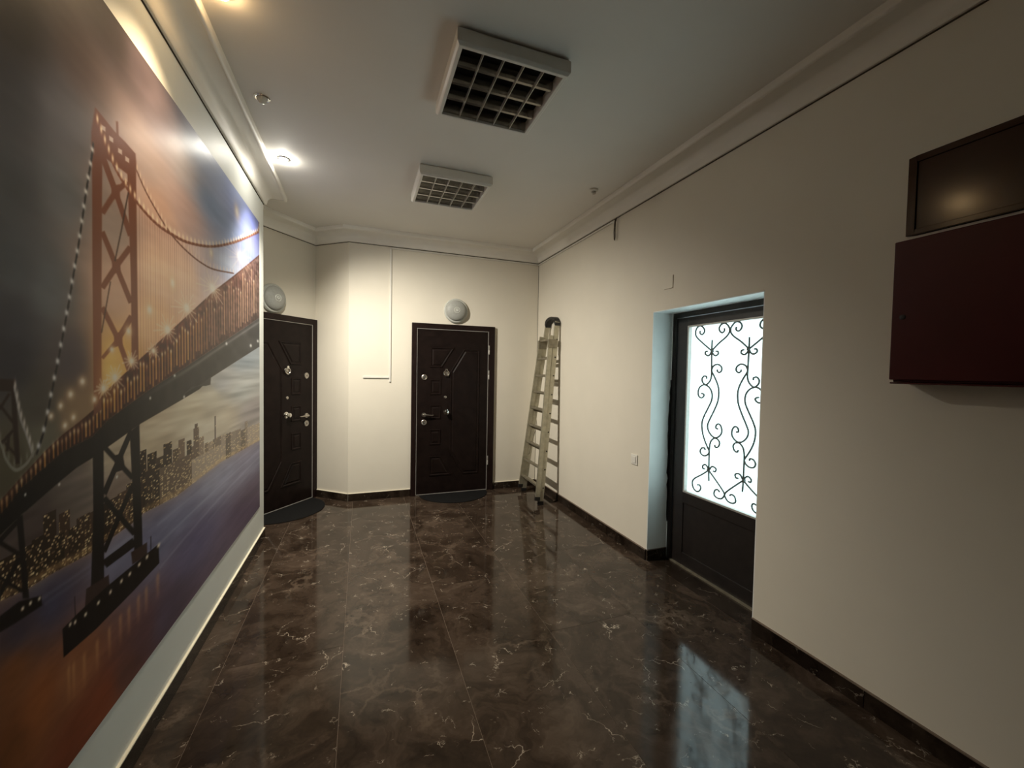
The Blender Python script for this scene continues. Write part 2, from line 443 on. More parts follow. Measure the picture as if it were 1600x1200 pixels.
# ------------------------------------------------------------------ steel entrance doors (built from the lock side: u = 0 .. 1.012)
def steel_door(name, loc, rz, sx, label):
    root = thing(name, loc, rz, label, 'door', kind='structure')
    F = lambda u, z, o: (sx * u, -o, z)                 # o = distance out from the wall face
    W, H = 1.014, 2.045
    b = MB()
    b.prism([(0, 0), (0.056, 0), (0.056, 1.985), (W - 0.078, 1.985), (W - 0.078, 0), (W, 0), (W, H), (0, H)], F, 0.0005, 0.032)
    b.build('frame', 'doorframe', root, bevel=0.004)
    L0, L1, Z0, Z1 = 0.064, W - 0.086, 0.012, 1.977
    b = MB(); b.prism([(L0, Z0), (L1, Z0), (L1, Z1), (L0, Z1)], F, 0.0005, 0.020)
    leaf = b.build('leaf', 'door', root, bevel=0.002)
    s = 0.006
    b = MB()
    for (a0, a1, c0, c1) in ((L0 - s, L0, Z0 - s, Z1 + s), (L1, L1 + s, Z0 - s, Z1 + s), (L0, L1, Z1, Z1 + s), (L0, L1, Z0 - s, Z0)):
        b.prism([(a0, c0), (a1, c0), (a1, c1), (a0, c1)], F, 0.0008, 0.024)
    b.build('edge_strip', 'strip', leaf)
    def panel(pts):
        """moulded raised panel: rim, sunk groove and raised field"""
        cx = sum(p[0] for p in pts)/len(pts); cy = sum(p[1] for p in pts)/len(pts)
        def inset(dist):
            out = []; n = len(pts)
            area = sum(pts[i][0]*pts[(i+1) % n][1] - pts[(i+1) % n][0]*pts[i][1] for i in range(n))
            sg = 1 if area > 0 else -1
            for i in range(n):
                p0, p1, p2 = Vector(pts[i-1]), Vector(pts[i]), Vector(pts[(i+1) % n])
                d0 = (p1-p0).normalized(); d1 = (p2-p1).normalized()
                n0 = Vector((-d0.y, d0.x))*sg; n1 = Vector((-d1.y, d1.x))*sg
                m = (n0+n1)/(1+n0.dot(n1)); out.append((p1.x+m.x*dist, p1.y+m.y*dist))
            return out
        rings = [[F(a, c, h) for a, c in inset(dst)] for dst, h in ((0, 0.0195), (0.004, 0.0275), (0.014, 0.0275), (0.020, 0.0215), (0.028, 0.0215), (0.040, 0.0270))]
        q = MB(); q.loft(rings)
        q.build('door_panel', 'door', leaf)
    o = 0.064
    panel([(o+.150, 1.525), (o+.295, 1.525), (o+.445, 1.770), (o+.150, 1.770)])
    panel([(o+.150, 1.200), (o+.285, 1.200), (o+.285, 1.385), (o+.150, 1.385)])
    panel([(o+.150, 0.910), (o+.285, 0.910), (o+.285, 1.080), (o+.150, 1.080)])
    panel([(o+.150, 0.600), (o+.285, 0.600), (o+.285, 0.785), (o+.150, 0.785)])
    panel([(o+.150, 0.225), (o+.420, 0.225), (o+.290, 0.465), (o+.150, 0.465)])
    panel([(o+.395, 0.500), (o+.560, 0.225), (o+.760, 0.225), (o+.760, 1.755), (o+.560, 1.755), (o+.395, 1.480)])
    def disc(name_, u, z, prof, mat, parent=root, seg=24):
        q = MB(); q.lathe(prof, lambda x, y, h: F(u + x, z + y, h), seg)
        return q.build(name_, mat, parent, smooth=True)
    # knocker with a hanging ring
    kn = disc('knocker', 0.408, 1.462, [(0.001, 0.0195), (0.030, 0.0195), (0.030, 0.026), (0.022, 0.032), (0.012, 0.036), (0.001, 0.037)], 'nickel')
    q = MB(); q.tube([F(0.408 + 0.031*math.sin(2*math.pi*k/20), 1.462 + 0.031*math.cos(2*math.pi*k/20) - 0.004, 0.038) for k in range(21)], 0.0062, 8)
    q.build('ring', 'chrome', kn, smooth=True)
    q = MB(); q.prism([(0.392, 1.490), (0.424, 1.490), (0.420, 1.512), (0.396, 1.512)], F, 0.0195, 0.046); q.build('ring_hinge', 'chrome', kn, bevel=0.003)
    disc('peephole', 0.400, 1.172, [(0.001, 0.0195), (0.016, 0.0195), (0.016, 0.024), (0.009, 0.027), (0.001, 0.0265)], 'nickel')
    kb = disc('pull_knob', 0.414, 0.990, [(0.001, 0.0195), (0.033, 0.0195), (0.033, 0.024), (0.012, 0.028), (0.011, 0.045), (0.024, 0.053), (0.029, 0.066), (0.022, 0.077), (0.001, 0.081)], 'chrome')
    for u, z in ((0.148, 1.408), (0.148, 0.872)):
        lk = disc('lock_rosette', u, z, [(0.001, 0.0195), (0.033, 0.0195), (0.033, 0.027), (0.026, 0.031), (0.020, 0.0285), (0.013, 0.0285), (0.001, 0.033)], 'nickel')
        q = MB(); q.prism([(u-.003, z-.010), (u+.003, z-.010), (u+.003, z+.010), (u-.003, z+.010)], F, 0.032, 0.0345); q.build('keyhole', 'rubber', lk)
    lv = disc('lever_handle', 0.148, 0.962, [(0.001, 0.0195), (0.026, 0.0195), (0.026, 0.029), (0.013, 0.031), (0.011, 0.058), (0.001, 0.060)], 'nickel')
    q = MB(); q.tube([F(0.142, 0.962, 0.054), F(0.165, 0.963, 0.056), F(0.20, 0.961, 0.056), (F(0.235, 0.957, 0.054)), F(0.258, 0.959, 0.050)], [0.010, 0.010, 0.008, 0.007, 0.005], 10)
    q.build('lever', 'nickel', lv, smooth=True)
    for z in (1.755, 1.446, 0.378):
        q = MB()
        q.lathe([(0.001, z - 0.055), (0.0085, z - 0.055), (0.0085, z - 0.002), (0.0070, z), (0.0085, z + 0.002), (0.0085, z + 0.055), (0.001, z + 0.055)], lambda x, y, h: F(L1 + 0.010 + x, h, 0.036 + y), 12)
        q.build('hinge', 'strip', root, smooth=True)
    return root
steel_door('door_1', (0.549, YF, 0), 0, 1, 'dark brown moulded steel door beside the ladder')
dl = along(0.004)
steel_door('door_2', (dl[0], dl[1], 0), ANG, -1, 'dark brown moulded steel door in the alcove next to the mural')

# ------------------------------------------------------------------ glazed door in the recess of the right wall
DX = 2.352                                             # plane of the door's room side
door3 = thing('door_3', (DX, 2.125, 0), 0, 'dark metal door with frosted glass and wrought iron scrolls', 'door', kind='structure')
G = lambda y, z, o: (o, y - 2.125, z)                  # o = depth behind the room side
b = MB()
b.prism([(2.66, 0), (2.617, 0), (2.617, 1.942), (1.633, 1.942), (1.633, 0), (1.59, 0), (1.59, 1.985), (2.66, 1.985)], G, -0.004, 0.07)
b.build('frame', 'darkpaint', door3, bevel=0.003)
b = MB()                                               # leaf: stiles and rails
b.prism([(2.612, 0.012), (2.612, 1.937), (2.500, 1.937), (2.500, 0.012)], G, 0.004, 0.05)
b.prism([(1.750, 0.012), (1.750, 1.937), (1.638, 1.937), (1.638, 0.012)], G, 0.004, 0.05)
b.prism([(2.4995, 1.872), (2.4995, 1.937), (1.7505, 1.937), (1.7505, 1.872)], G, 0.004, 0.05)
b.prism([(2.4995, 0.500), (2.4995, 0.585), (1.7505, 0.585), (1.7505, 0.500)], G, 0.004, 0.05)
b.prism([(2.4995, 0.012), (2.4995, 0.110), (1.7505, 0.110), (1.7505, 0.012)], G, 0.004, 0.05)
b.build('leaf', 'darkpaint', door3, bevel=0.002)
b = MB(); b.prism([(2.4995, 0.1105), (2.4995, 0.4995), (1.7505, 0.4995), (1.7505, 0.1105)], G, 0.012, 0.04)
b.build('kick_panel', 'darkpaint', door3)
b = MB(); b.prism([(2.4995, 0.5855), (2.4995, 1.8715), (1.7505, 1.8715), (1.7505, 0.5855)], G, 0.030, 0.036)
b.build('glass_pane', 'frosted', door3)
b = MB()
for y0, y1, z0, z1 in ((2.4995, 2.487, 0.5855, 1.8715), (1.763, 1.7505, 0.5855, 1.8715), (2.487, 1.763, 1.859, 1.8715), (2.487, 1.763, 0.5855, 0.598)):
    b.prism([(y0, z0), (y0, z1), (y1, z1), (y1, z0)], G, -0.002, 0.029)
b.build('glazing_bead', 'strip', door3)
b = MB(); b.prism([(2.617, 0.0005), (2.617, 0.011), (1.633, 0.011), (1.633, 0.0005)], G, -0.012, 0.05); b.build('sill_strip', 'alu_dark', door3)
# torn foam filler between frame and plaster
b = MB(); rng = random.Random(3)
zs = [0.30 + 0.05*i for i in range(24)]
pts = [(2.6665, zs[0])] + [(2.6665, z) for z in zs[1:]] + [(2.652 - rng.random()*0.004, z) for z in zs[::-1]]
rings = []
for z in zs:
    w = 0.004 + 0.022*rng.random()*(0.4 + 0.6*math.sin((z-.3)*2.6)**2)
    rings.append([G(2.6635, z, -0.004), G(2.6635, z, -0.004 - w), G(2.655 - 0.003*rng.random(), z, -0.006 - 0.8*w), G(2.648, z, -0.004)])
b.loft(rings); b.build('foam_filler', 'foam', door3)
b = MB(); b.prism([(2.640, 0.86), (2.640, 1.06), (2.625, 1.06), (2.625, 0.86)], G, -0.010, -0.004); b.build('lock_keeper', 'rubber', door3, bevel=0.002)

SCROLLS = [
    [(2.276,1.671),(2.357,1.728),(2.421,1.779),(2.434,1.814),(2.423,1.847),(2.389,1.860),(2.357,1.841),(2.349,1.814),(2.369,1.795),(2.390,1.806),(2.391,1.824)],
    [(2.276,1.671),(2.218,1.720),(2.151,1.766),(2.128,1.801),(2.138,1.833),(2.169,1.858),(2.200,1.852),(2.217,1.828),(2.209,1.805),(2.190,1.794),(2.173,1.805),(2.174,1.824)],
    [(2.276,1.671),(2.290,1.646),(2.311,1.637),(2.334,1.650),(2.331,1.667),(2.314,1.669)],
    [(2.276,1.671),(2.262,1.647),(2.241,1.635),(2.218,1.647),(2.223,1.665),(2.239,1.667)],
    [(2.276,1.749),(2.276,1.671),(2.272,1.528),(2.273,1.482),(2.287,1.449),(2.319,1.425),(2.349,1.441),(2.357,1.467),(2.340,1.488),(2.317,1.484),(2.314,1.468)],
    [(2.220,1.537),(2.222,1.526),(2.205,1.516),(2.186,1.528),(2.187,1.554),(2.215,1.572),(2.248,1.567),(2.266,1.548),(2.269,1.522),(2.244,1.483),(2.213,1.426),(2.202,1.375),(2.209,1.311),(2.238,1.244),(2.275,1.175),(2.292,1.133),(2.284,1.094),(2.254,1.062),(2.222,1.052),(2.191,1.063),(2.168,1.092),(2.170,1.130),(2.191,1.153),(2.214,1.143),(2.217,1.121),(2.201,1.117)],
    [(2.359,1.360),(2.337,1.355),(2.336,1.341),(2.358,1.326),(2.384,1.338),(2.391,1.372),(2.375,1.406),(2.336,1.424),(2.293,1.410),(2.264,1.372),(2.262,1.320),(2.288,1.265),(2.327,1.195),(2.345,1.140),(2.337,1.073),(2.314,1.017),(2.289,0.975),(2.271,0.945),(2.281,0.920),(2.309,0.904),(2.340,0.909),(2.353,0.932),(2.339,0.956),(2.313,0.960),(2.308,0.945)],
    [(2.264,0.730),(2.268,0.807),(2.269,0.939),(2.266,0.992),(2.253,1.027),(2.226,1.047),(2.198,1.043),(2.181,1.020),(2.191,0.992),(2.214,0.984),(2.223,1.000)],
    [(2.268,0.807),(2.283,0.830),(2.303,0.841),(2.325,0.827),(2.322,0.808),(2.305,0.809)],
    [(2.265,0.808),(2.248,0.834),(2.229,0.842),(2.205,0.832),(2.210,0.811),(2.229,0.810)],
    [(2.268,0.807),(2.334,0.758),(2.399,0.714),(2.420,0.681),(2.409,0.642),(2.381,0.623),(2.350,0.632),(2.337,0.658),(2.348,0.677),(2.371,0.673)],
    [(2.268,0.807),(2.214,0.761),(2.153,0.707),(2.127,0.676),(2.132,0.654),(2.156,0.632),(2.193,0.631),(2.215,0.648),(2.206,0.679),(2.183,0.688),(2.167,0.677)],
]
b = MB()
for y in (2.272, 1.978):                               # the little collars that clamp the scrolls
    for z, h in ((1.671, 0.018), (0.807, 0.018)):
        b.prism([(y - 0.008, z - h/2), (y + 0.008, z - h/2), (y + 0.008, z + h/2), (y - 0.008, z + h/2)], G, 0.004, 0.022)
grille = b.build('grille', 'iron', door3, bevel=0.002)
for sg in (1, -1):
    for sc in SCROLLS:
        q = MB()
        q.tube([G(2.125 + sg*(y - 2.125), z, 0.013) for y, z in spline(sc, 6)], 0.0062, 7)
        q.build('scroll', 'iron', grille, smooth=True)

# ------------------------------------------------------------------ louvred ceiling lights (switched off)
def louver_light(loc, label):
    root = thing('ceiling_light', loc, 0, label, 'ceiling light', 'square louvred ceiling lights')
    h, t, d = 0.2825, 0.030, 0.080                      # half size, rim, depth
    b = MB()                                            # housing: four rims with a rolled outer edge
    for k in range(4):
        a = k * math.pi / 2; ca, sa = math.cos(a), math.sin(a)
        prof = [(h - 0.012, 0.0), (h, -0.012), (h, -d + 0.014), (h - 0.012, -d), (h - t, -d), (h - t, 0.0)]
        rings = []
        for e in (-1, 1):
            rings.append([(ca*x - sa*(e*x), sa*x + ca*(e*x), z) for x, z in prof])
        b.loft(rings)
    hs = b.build('housing', 'lampwhite', root, bevel=0.003)
    b = MB(); b.box(-h + t, h - t, -h + t, h - t, -0.020, -0.004); b.build('tray', 'tray', root)
    i = h - t
    for k in range(4):                                  # thin cross blades, scalloped like mirror louvres
        x = -i + 2*i*(k + 1)/5
        q = MB(); q.prism([(-i, -d + 0.002), (i, -d + 0.002), (i, -d + 0.026), (-i, -d + 0.026)], lambda y, z, w, x=x: (x + w, y, z), -0.0016, 0.0016)
        q.build('louver_blade', 'blade', root)
    for k in range(5):                                  # parabolic reflectors across
        y = -i + 2*i*k/4
        ys = [y - 0.012, y - 0.004, y, y + 0.004, y + 0.012]
        pts = [(y - 0.017, -d + 0.055), (y - 0.012, -d + 0.030), (y - 0.008, -d + 0.014), (y + 0.008, -d + 0.014), (y + 0.012, -d + 0.030), (y + 0.017, -d + 0.055)]
        if k == 0: pts = [(max(a, -i), z) for a, z in pts]
        if k == 4: pts = [(min(a, i), z) for a, z in pts]
        q = MB(); q.prism(pts, lambda yy, z, w: (w, yy, z), -i, i)
        q.build('reflector', 'mirror', root)
    return root
louver_light((0.672, 2.118, ZC), 'square louvred ceiling light level with the glazed door in the right wall')
louver_light((0.678, 3.413, ZC), 'square louvred ceiling light closer to the two dark steel doors')

# ------------------------------------------------------------------ downlights along the mural wall
def downlight(loc, bulb, label, lamp=None):
    root = thing('downlight', loc, 0, label, 'downlight', 'downlights above the mural')
    q = MB(); q.lathe([(0.026, 0.0), (0.041, 0.0), (0.042, -0.004), (0.036, -0.008), (0.029, -0.006), (0.026, -0.002)], lambda x, y, h: (x, y, h), 28)
    q.build('trim_ring', 'chrome', root, smooth=True)
    q = MB(); q.lathe([(0.001, -0.001), (0.026, -0.001), (0.0255, -0.008), (0.022, -0.022), (0.013, -0.031), (0.001, -0.035)], lambda x, y, h: (x, y, h), 24)
    q.build('lamp_glass', bulb, root, smooth=True)
    if lamp:
        col, watts, direction, cone, blend = lamp
        ld = bpy.data.lights.new('downlight_lamp', 'SPOT')
        ld.energy = watts; ld.color = col; ld.spot_size = math.radians(cone); ld.spot_blend = blend; ld.shadow_soft_size = 0.022
        lo = bpy.data.objects.new('downlight_lamp', ld); COL.objects.link(lo)
        lo.parent = root; lo.location = (0, 0, -0.065)
        lo.rotation_euler = Vector(direction).to_track_quat('-Z', 'Y').to_euler()
    return root
downlight((-0.547, 3.462, ZC), 'bulb_white', 'lit white downlight in the ceiling near the alcove', ((1.0, 0.93, 0.80), DOWNLIGHT_WATTS, (0.50, 0.24, -1.0), 132, 1.0))
downlight((-0.540, 2.735, ZC), 'bulb_off', 'unlit chrome-ringed downlight between two lit ones')
downlight((-0.540, 2.030, ZC), 'bulb_warm', 'warm yellow lit downlight above the mural', ((1.0, 0.72, 0.41), WARM_WATTS, (-0.06, 0.0, -1.0), 110, 1.0))

# ------------------------------------------------------------------ round wall lamps above the doors (switched off)
def wall_lamp(loc, rz, label):
    root = thing('wall_lamp', loc, rz, label, 'wall lamp', 'round wall lamps over the doors')
    F = lambda x, z, o: (x, -o, z)
    q = MB(); q.lathe([(0.001, 0.0005), (0.142, 0.0005), (0.146, 0.010), (0.146, 0.024), (0.138, 0.034), (0.126, 0.036), (0.001, 0.030)], F, 40)
    q.build('base_ring', 'lampring', root, smooth=True)
    q = MB(); q.lathe([(0.128, 0.033)] + [(0.124*math.cos(t), 0.036 + 0.052*math.sin(t)) for t in [k*math.pi/2/9 for k in range(9)]] + [(0.001, 0.088)], F, 40)
    sh = q.build('dome_shade', 'lampglass', root, smooth=True)
    q = MB(); q.lathe([(0.001, 0.080), (0.038, 0.080), (0.038, 0.086), (0.033, 0.090), (0.026, 0.086), (0.020, 0.086), (0.017, 0.092), (0.010, 0.094), (0.001, 0.088)], F, 28)
    q.build('finial', 'lampring', sh, smooth=True)
    return root
wall_lamp((1.067, YF, 2.214), 0, 'round grey dome wall lamp above the door beside the ladder')
p = along(0.568)
wall_lamp((p[0], p[1], 2.198), ANG, 'round grey dome wall lamp above the alcove door')

# ------------------------------------------------------------------ door mats: half rounds
def half_mat(loc, rz, r, d, label):
    pts = [(-r, 0), (r, 0)] + [(r*math.cos(t), -d*math.sin(t)) for t in [k*math.pi/24 for k in range(1, 24)]]
    q = MB(); q.prism(pts, lambda a, c, h: (a, c, h), 0.0005, 0.008)
    o = q.build('door_mat', 'mat', None, bevel=0.002, seg=1)
    o.location = loc; o.rotation_euler = (0, 0, rz)
    tag(o, label, 'mat', 'half-round door mats')
half_mat((1.060, YF - 0.035, 0), 0, 0.41, 0.385, 'black half-round mat before the door beside the ladder')
mp = along(0.50); nx, ny = math.sin(ANG), -math.cos(ANG)
half_mat((mp[0] + nx*0.035, mp[1] + ny*0.035, 0), ANG, 0.43, 0.42, 'black half-round mat before the alcove door')

# ------------------------------------------------------------------ aluminium ladder leaning in the corner
lad = thing('ladder', (1.91, 4.44, 0), 0, 'aluminium two-section ladder leaning in the far right corner', 'ladder')
def LP(x, y, z): return (x - 1.91, y - 4.44, z)
A0n, A0f = Vector(LP(1.895, 4.160, 0)), Vector(LP(1.915, 4.715, 0))           # rear section feet
A1n, A1f = Vector(LP(2.108, 4.262, 2.075)), Vector(LP(2.108, 4.515, 2.075))     # rear section tops
B0n, B0f = Vector(LP(1.852, 4.150, 0.055)), Vector(LP(1.868, 4.712, 0.055))   # front section
B1n, B1f = Vector(LP(2.030, 4.250, 1.915)), Vector(LP(2.030, 4.510, 1.915))
sect = {}
for key, (p0, p1) in dict(An=(A0n, A1n), Af=(A0f, A1f), Bn=(B0n, B1n), Bf=(B0f, B1f)).items():
    q = MB(); t = (p1 - p0).normalized()
    q.bar(p0 + t*0.028, p1, 0.060 if key[0] == 'A' else 0.052, 0.022, (1, 0, 0))
    q.build('rail', 'alu', lad, bevel=0.003)
    q = MB(); q.bar(p0 - t*0.0 + Vector((0, 0, 0.001)), p0 + t*0.045, 0.066 if key[0] == 'A' else 0.058, 0.028, (1, 0, 0))
    q.build('rubber_foot', 'rubber', lad, bevel=0.003)
def at_z(p0, p1, z): return p0 + (p1 - p0) * ((z - p0.z) / (p1.z - p0.z))
for z in (0.215, 0.420, 0.645, 0.855, 1.065, 1.258, 1.450, 1.650, 1.865):
    q = MB(); q.bar(at_z(B0n, B1n, z), at_z(B0f, B1f, z), 0.034, 0.024, (1, 0, 0)); q.build('rung', 'alu_dark', lad, bevel=0.004)
for z in (0.19, 0.395, 0.60, 0.815, 1.025, 1.24, 1.455, 1.665, 1.87):
    q = MB(); q.bar(at_z(A0n, A1n, z), at_z(A0f, A1f, z), 0.030, 0.022, (1, 0, 0)); q.build('rung', 'alu_dark', lad, bevel=0.004)
    a = at_z(A0n, A1n, z)
    q = MB(); q.lathe([(0.001, -0.011), (0.009, -0.011), (0.008, -0.015), (0.001, -0.016)], lambda x, y, h, a=a: (a.x + 0.012 + x, a.y + h, a.z + y), 10)
    q.build('rung_plug', 'rubber', lad)
# rounded black plastic cap joining the two rear rails
mid = (A1n + A1f) / 2
arc = []
half = (A1f.y - A1n.y) / 2
for k in range(13):
    t = math.pi * k / 12
    arc.append((mid.x + 0.012*math.sin(t), mid.y - math.cos(t)*half, mid.z - 0.03 + 0.085*math.sin(t)**0.6))
q = MB(); q.loft([[(p[0] + a*0.036, p[1] + c*0.017*(1 - 0.0), p[2] + c*0.017) for a, c in ((-1, -1), (1, -1), (1, 1), (-1, 1))] for p in arc])
q.build('top_cap', 'rubber', lad, bevel=0.004)
for p0, p1 in ((B0n, B1n), (B0f, B1f)):                # guide brackets where the sections slide
    q = MB(); a = at_z(p0, p1, 1.82); q.box(a.x - 0.03, a.x + 0.075, a.y - 0.018, a.y + 0.018, a.z - 0.05, a.z + 0.05)
    q.build('guide_bracket', 'alu_dark', lad, bevel=0.003)
q = MB()                                               # slack safety strap between the sections
s0, s1 = at_z(A0f, A1f, 1.05), at_z(A0f, A1f, 0.50)
q.tube([s0 + Vector((-0.02, -0.03, 0)), s0 + Vector((-0.03, -0.12, -0.2)), s1 + Vector((-0.03, -0.13, 0.12)), s1 + Vector((-0.04, -0.10, 0.0)), s1 + Vector((-0.03, -0.03, -0.02))], 0.004, 6)
q.build('safety_strap', 'alu_dark', lad, smooth=True)

# ------------------------------------------------------------------ red cabinet and wall panel on the right wall
cab = thing('metal_cabinet', (XR, 0.73, 1.475), 0, 'dark red metal cabinet on the right wall below the brown panel', 'cabinet')
K = lambda y, z, o: (-o, y - 0.73, z - 1.475)
q = MB(); q.prism([(1.035, 1.483), (1.035, 2.042), (0.42, 2.042), (0.42, 1.483)], K, 0.0005, 0.115); q.build('body', 'red', cab, bevel=0.003)
q = MB(); q.prism([(1.040, 1.492), (1.040, 2.046), (0.415, 2.046), (0.415, 1.492)], K, 0.116, 0.133); dr = q.build('door', 'red', cab, bevel=0.004)
q = MB(); q.prism([(1.038, 1.476), (1.038, 1.4825), (0.417, 1.4825), (0.417, 1.476)], K, 0.0005, 0.130); q.build('bottom_lip', 'red', cab, bevel=0.002)
q = MB(); q.lathe([(0.001, 0.131), (0.010, 0.131), (0.010, 0.136), (0.001, 0.138)], lambda x, y, h: K(1.003 + x, 1.742 + y, h), 14); q.build('latch', 'rubber', dr)

pan = thing('wall_panel', (XR, 0.72, 2.09), 0, 'dark brown enamelled framed panel above the red cabinet', 'panel')
K2 = lambda y, z, o: (-o, y - 0.72, z - 2.09)
q = MB()
q.prism([(1.065, 2.092), (1.065, 2.413), (1.037, 2.413), (1.037, 2.092)], K2, 0.0005, 0.016)
q.prism([(0.408, 2.092), (0.408, 2.413), (0.380, 2.413), (0.380, 2.092)], K2, 0.0005, 0.016)
q.prism([(1.037, 2.390), (1.037, 2.413), (0.408, 2.413), (0.408, 2.390)], K2, 0.0005, 0.016)
q.prism([(1.037, 2.092), (1.037, 2.115), (0.408, 2.115), (0.408, 2.092)], K2, 0.0005, 0.016)
q.build('frame', 'brown', pan, bevel=0.002)
q = MB(); q.prism([(1.036, 2.116), (1.036, 2.389), (0.409, 2.389), (0.409, 2.116)], K2, 0.0005, 0.008); q.build('field', 'brown', pan)

# ------------------------------------------------------------------ small fittings
sw = thing('light_switch', (XR, 2.843, 0.735), 0, 'small white wall switch on the right wall near the glazed door', 'switch')
q = MB(); q.box(-0.009, -0.0005, -0.042, 0.042, 0, 0.085); q.build('plate', 'plastic', sw, bevel=0.003)
q = MB(); q.box(-0.014, -0.0095, -0.026, 0.026, 0.016, 0.069); q.build('rocker', 'plastic', sw, bevel=0.002)
q = MB(); q.box(XR - 0.007, XR - 0.0005, 2.447, 2.540, 2.135, 2.232)
tag(q.build('cover_plate', 'wall', None, bevel=0.003), 'blank painted cover plate above the glazed door', 'cover plate')

det = thing('smoke_detector', (1.815, 3.035, ZC), 0, 'small white smoke detector on the ceiling near the cornice', 'smoke detector')
q = MB(); q.lathe([(0.001, 0), (0.036, 0), (0.036, -0.012), (0.028, -0.018), (0.001, -0.018)], lambda x, y, h: (x, y, h), 20); q.build('base', 'plastic', det, smooth=True)
q = MB(); q.lathe([(0.001, -0.0185), (0.018, -0.0185), (0.020, -0.030), (0.012, -0.040), (0.001, -0.041)], lambda x, y, h: (x, y, h), 16); q.build('sensor_head', 'nickel', det, smooth=True)

tr = thing('cable_duct', (0.308, YF, 1.35), 0, 'thin white cable duct running down the far wall and along under the cornice', 'cable duct')
D3 = lambda x0, x1, y0, y1, z0, z1, nm: (lambda q: q.build(nm, 'plastic', tr, bevel=0.0015, seg=1))(MB().box(x0 - 0.308, x1 - 0.308, y0 - YF, y1 - YF, z0 - 1.35, z1 - 1.35))
D3(0.299, 0.317, YF - 0.013, YF - 0.0005, 1.350, 2.868, 'upright_duct')
D3(0.016, 0.298, YF - 0.013, YF - 0.0005, 1.392, 1.412, 'branch_duct')
D3(0.299, XR - 0.014, YF - 0.013, YF - 0.0005, 2.869, 2.885, 'ceiling_duct')
D3(XR - 0.013, XR - 0.0005, 3.205, YF - 0.0005, 2.869, 2.885, 'ceiling_duct')

q = MB(); base = Vector((XR - 0.022, 3.185, 2.885))
q.tube([base, base + Vector((-0.004, 0.004, -0.05)), base + Vector((-0.004, 0.009, -0.12)), base + Vector((-0.003, 0.004, -0.185)), base + Vector((-0.003, -0.004, -0.195)),
        base + Vector((-0.004, -0.010, -0.17)), base + Vector((-0.003, -0.006, -0.10)), base + Vector((-0.003, -0.010, -0.03)), base + Vector((0.008, -0.012, 0.006))], 0.004, 6)
tag(q.build('cable_loop', 'cord', None, smooth=True), 'brown loop of spare cable hanging below the cornice on the right wall', 'cable')

# ------------------------------------------------------------------ the mural: one printed sheet, its picture worked out point by point
# every measure below is in metres on the sheet: (distance along the wall, height above the floor)
TOWER_UP, TOWER_LOW, INK, TOWER_FAR = (92, 56, 40), (50, 38, 32), (24, 20, 18), (40, 27, 21)
GLOW_GREY, PIER, FENDER, GIRDER = (165, 140, 125), (52, 38, 32), (16, 13, 12), (58, 53, 47)
SKY_TONES = [(1.12,2.14,45,40,37), (1.11,1.81,58,56,54), (1.10,1.53,42,40,42), (1.38,2.34,50,44,40), (1.37,2.14,57,52,49), (1.37,1.91,70,68,65), (1.36,1.73,68,68,67), (1.36,1.60,52,50,52), (1.36,1.51,46,43,45), (1.44,1.38,64,58,50), (1.49,1.70,82,82,80), (1.55,1.99,92,90,87), (1.57,1.51,62,55,55), (1.62,2.42,78,65,58), (1.82,2.61,57,49,46), (2.00,2.62,75,64,63), (1.56,2.20,84,78,75), (2.15,2.57,93,80,79), (2.04,2.31,158,134,124), (2.15,2.14,182,136,113), (2.42,2.45,170,155,151), (2.41,2.24,168,134,122), (2.78,2.62,140,145,166), (2.77,2.40,127,137,158), (3.28,2.63,137,143,178), (3.71,2.60,106,110,164), (3.43,2.29,117,129,162), (2.14,1.88,253,182,141), (2.41,1.93,250,182,146), (2.77,1.97,201,176,176), (3.13,2.13,170,175,194), (2.08,1.68,241,162,113), (1.80,1.76,168,129,107), (1.81,1.98,126,109,97), (1.82,1.52,211,144,78), (1.59,1.36,116,92,67), (1.44,1.29,88,82,66), (1.35,1.26,70,62,45)]
DUSK_TONES = [(1.09,1.10,45,37,34), (3.43,1.56,130,133,129), (3.42,1.33,163,158,142), (2.76,1.32,197,178,143), (2.48,1.28,218,191,148), (2.07,1.26,195,166,128), (2.02,1.19,210,178,136), (2.98,1.17,195,171,136), (3.70,1.16,145,131,119), (2.93,1.39,149,144,134), (1.81,1.07,114,95,80), (1.59,1.11,93,80,69), (1.53,1.17,85,73,63), (1.43,1.07,67,55,48), (1.79,1.21,175,151,119)]
WATER_TONES = [(1.09,0.98,57,48,48), (1.08,0.80,90,53,30), (3.70,0.78,125,117,127), (3.60,0.49,88,72,80), (2.86,0.86,129,125,136), (2.31,0.81,106,102,116), (2.06,0.76,99,95,109), (2.46,0.57,88,79,94), (2.17,0.41,76,62,69), (1.95,0.43,84,57,55), (1.47,0.86,60,56,67), (1.36,0.84,60,50,54), (1.43,0.94,71,68,78), (1.34,0.73,114,67,38), (1.42,0.60,129,71,38), (1.57,0.57,129,77,48), (1.70,0.38,114,56,33), (1.57,0.38,108,54,33), (1.33,0.54,99,56,30), (1.86,0.40,90,56,45), (1.80,0.85,104,100,112)]
DECK_TOP = [(0.935,1.065),(1.081,1.104),(1.310,1.172),(1.375,1.212),(1.465,1.265),(1.534,1.298),(1.600,1.322),(1.676,1.354),(1.729,1.402),(1.973,1.523),(2.330,1.695),(2.819,1.932),(3.198,2.096),(3.923,2.421)]
DECK_MID = [(0.935,1.046),(1.081,1.080),(1.309,1.139),(1.374,1.185),(1.449,1.216),(1.533,1.248),(1.589,1.257),(1.667,1.269),(1.756,1.314),(2.031,1.397),(2.439,1.502),(2.929,1.634),(3.919,1.901)]
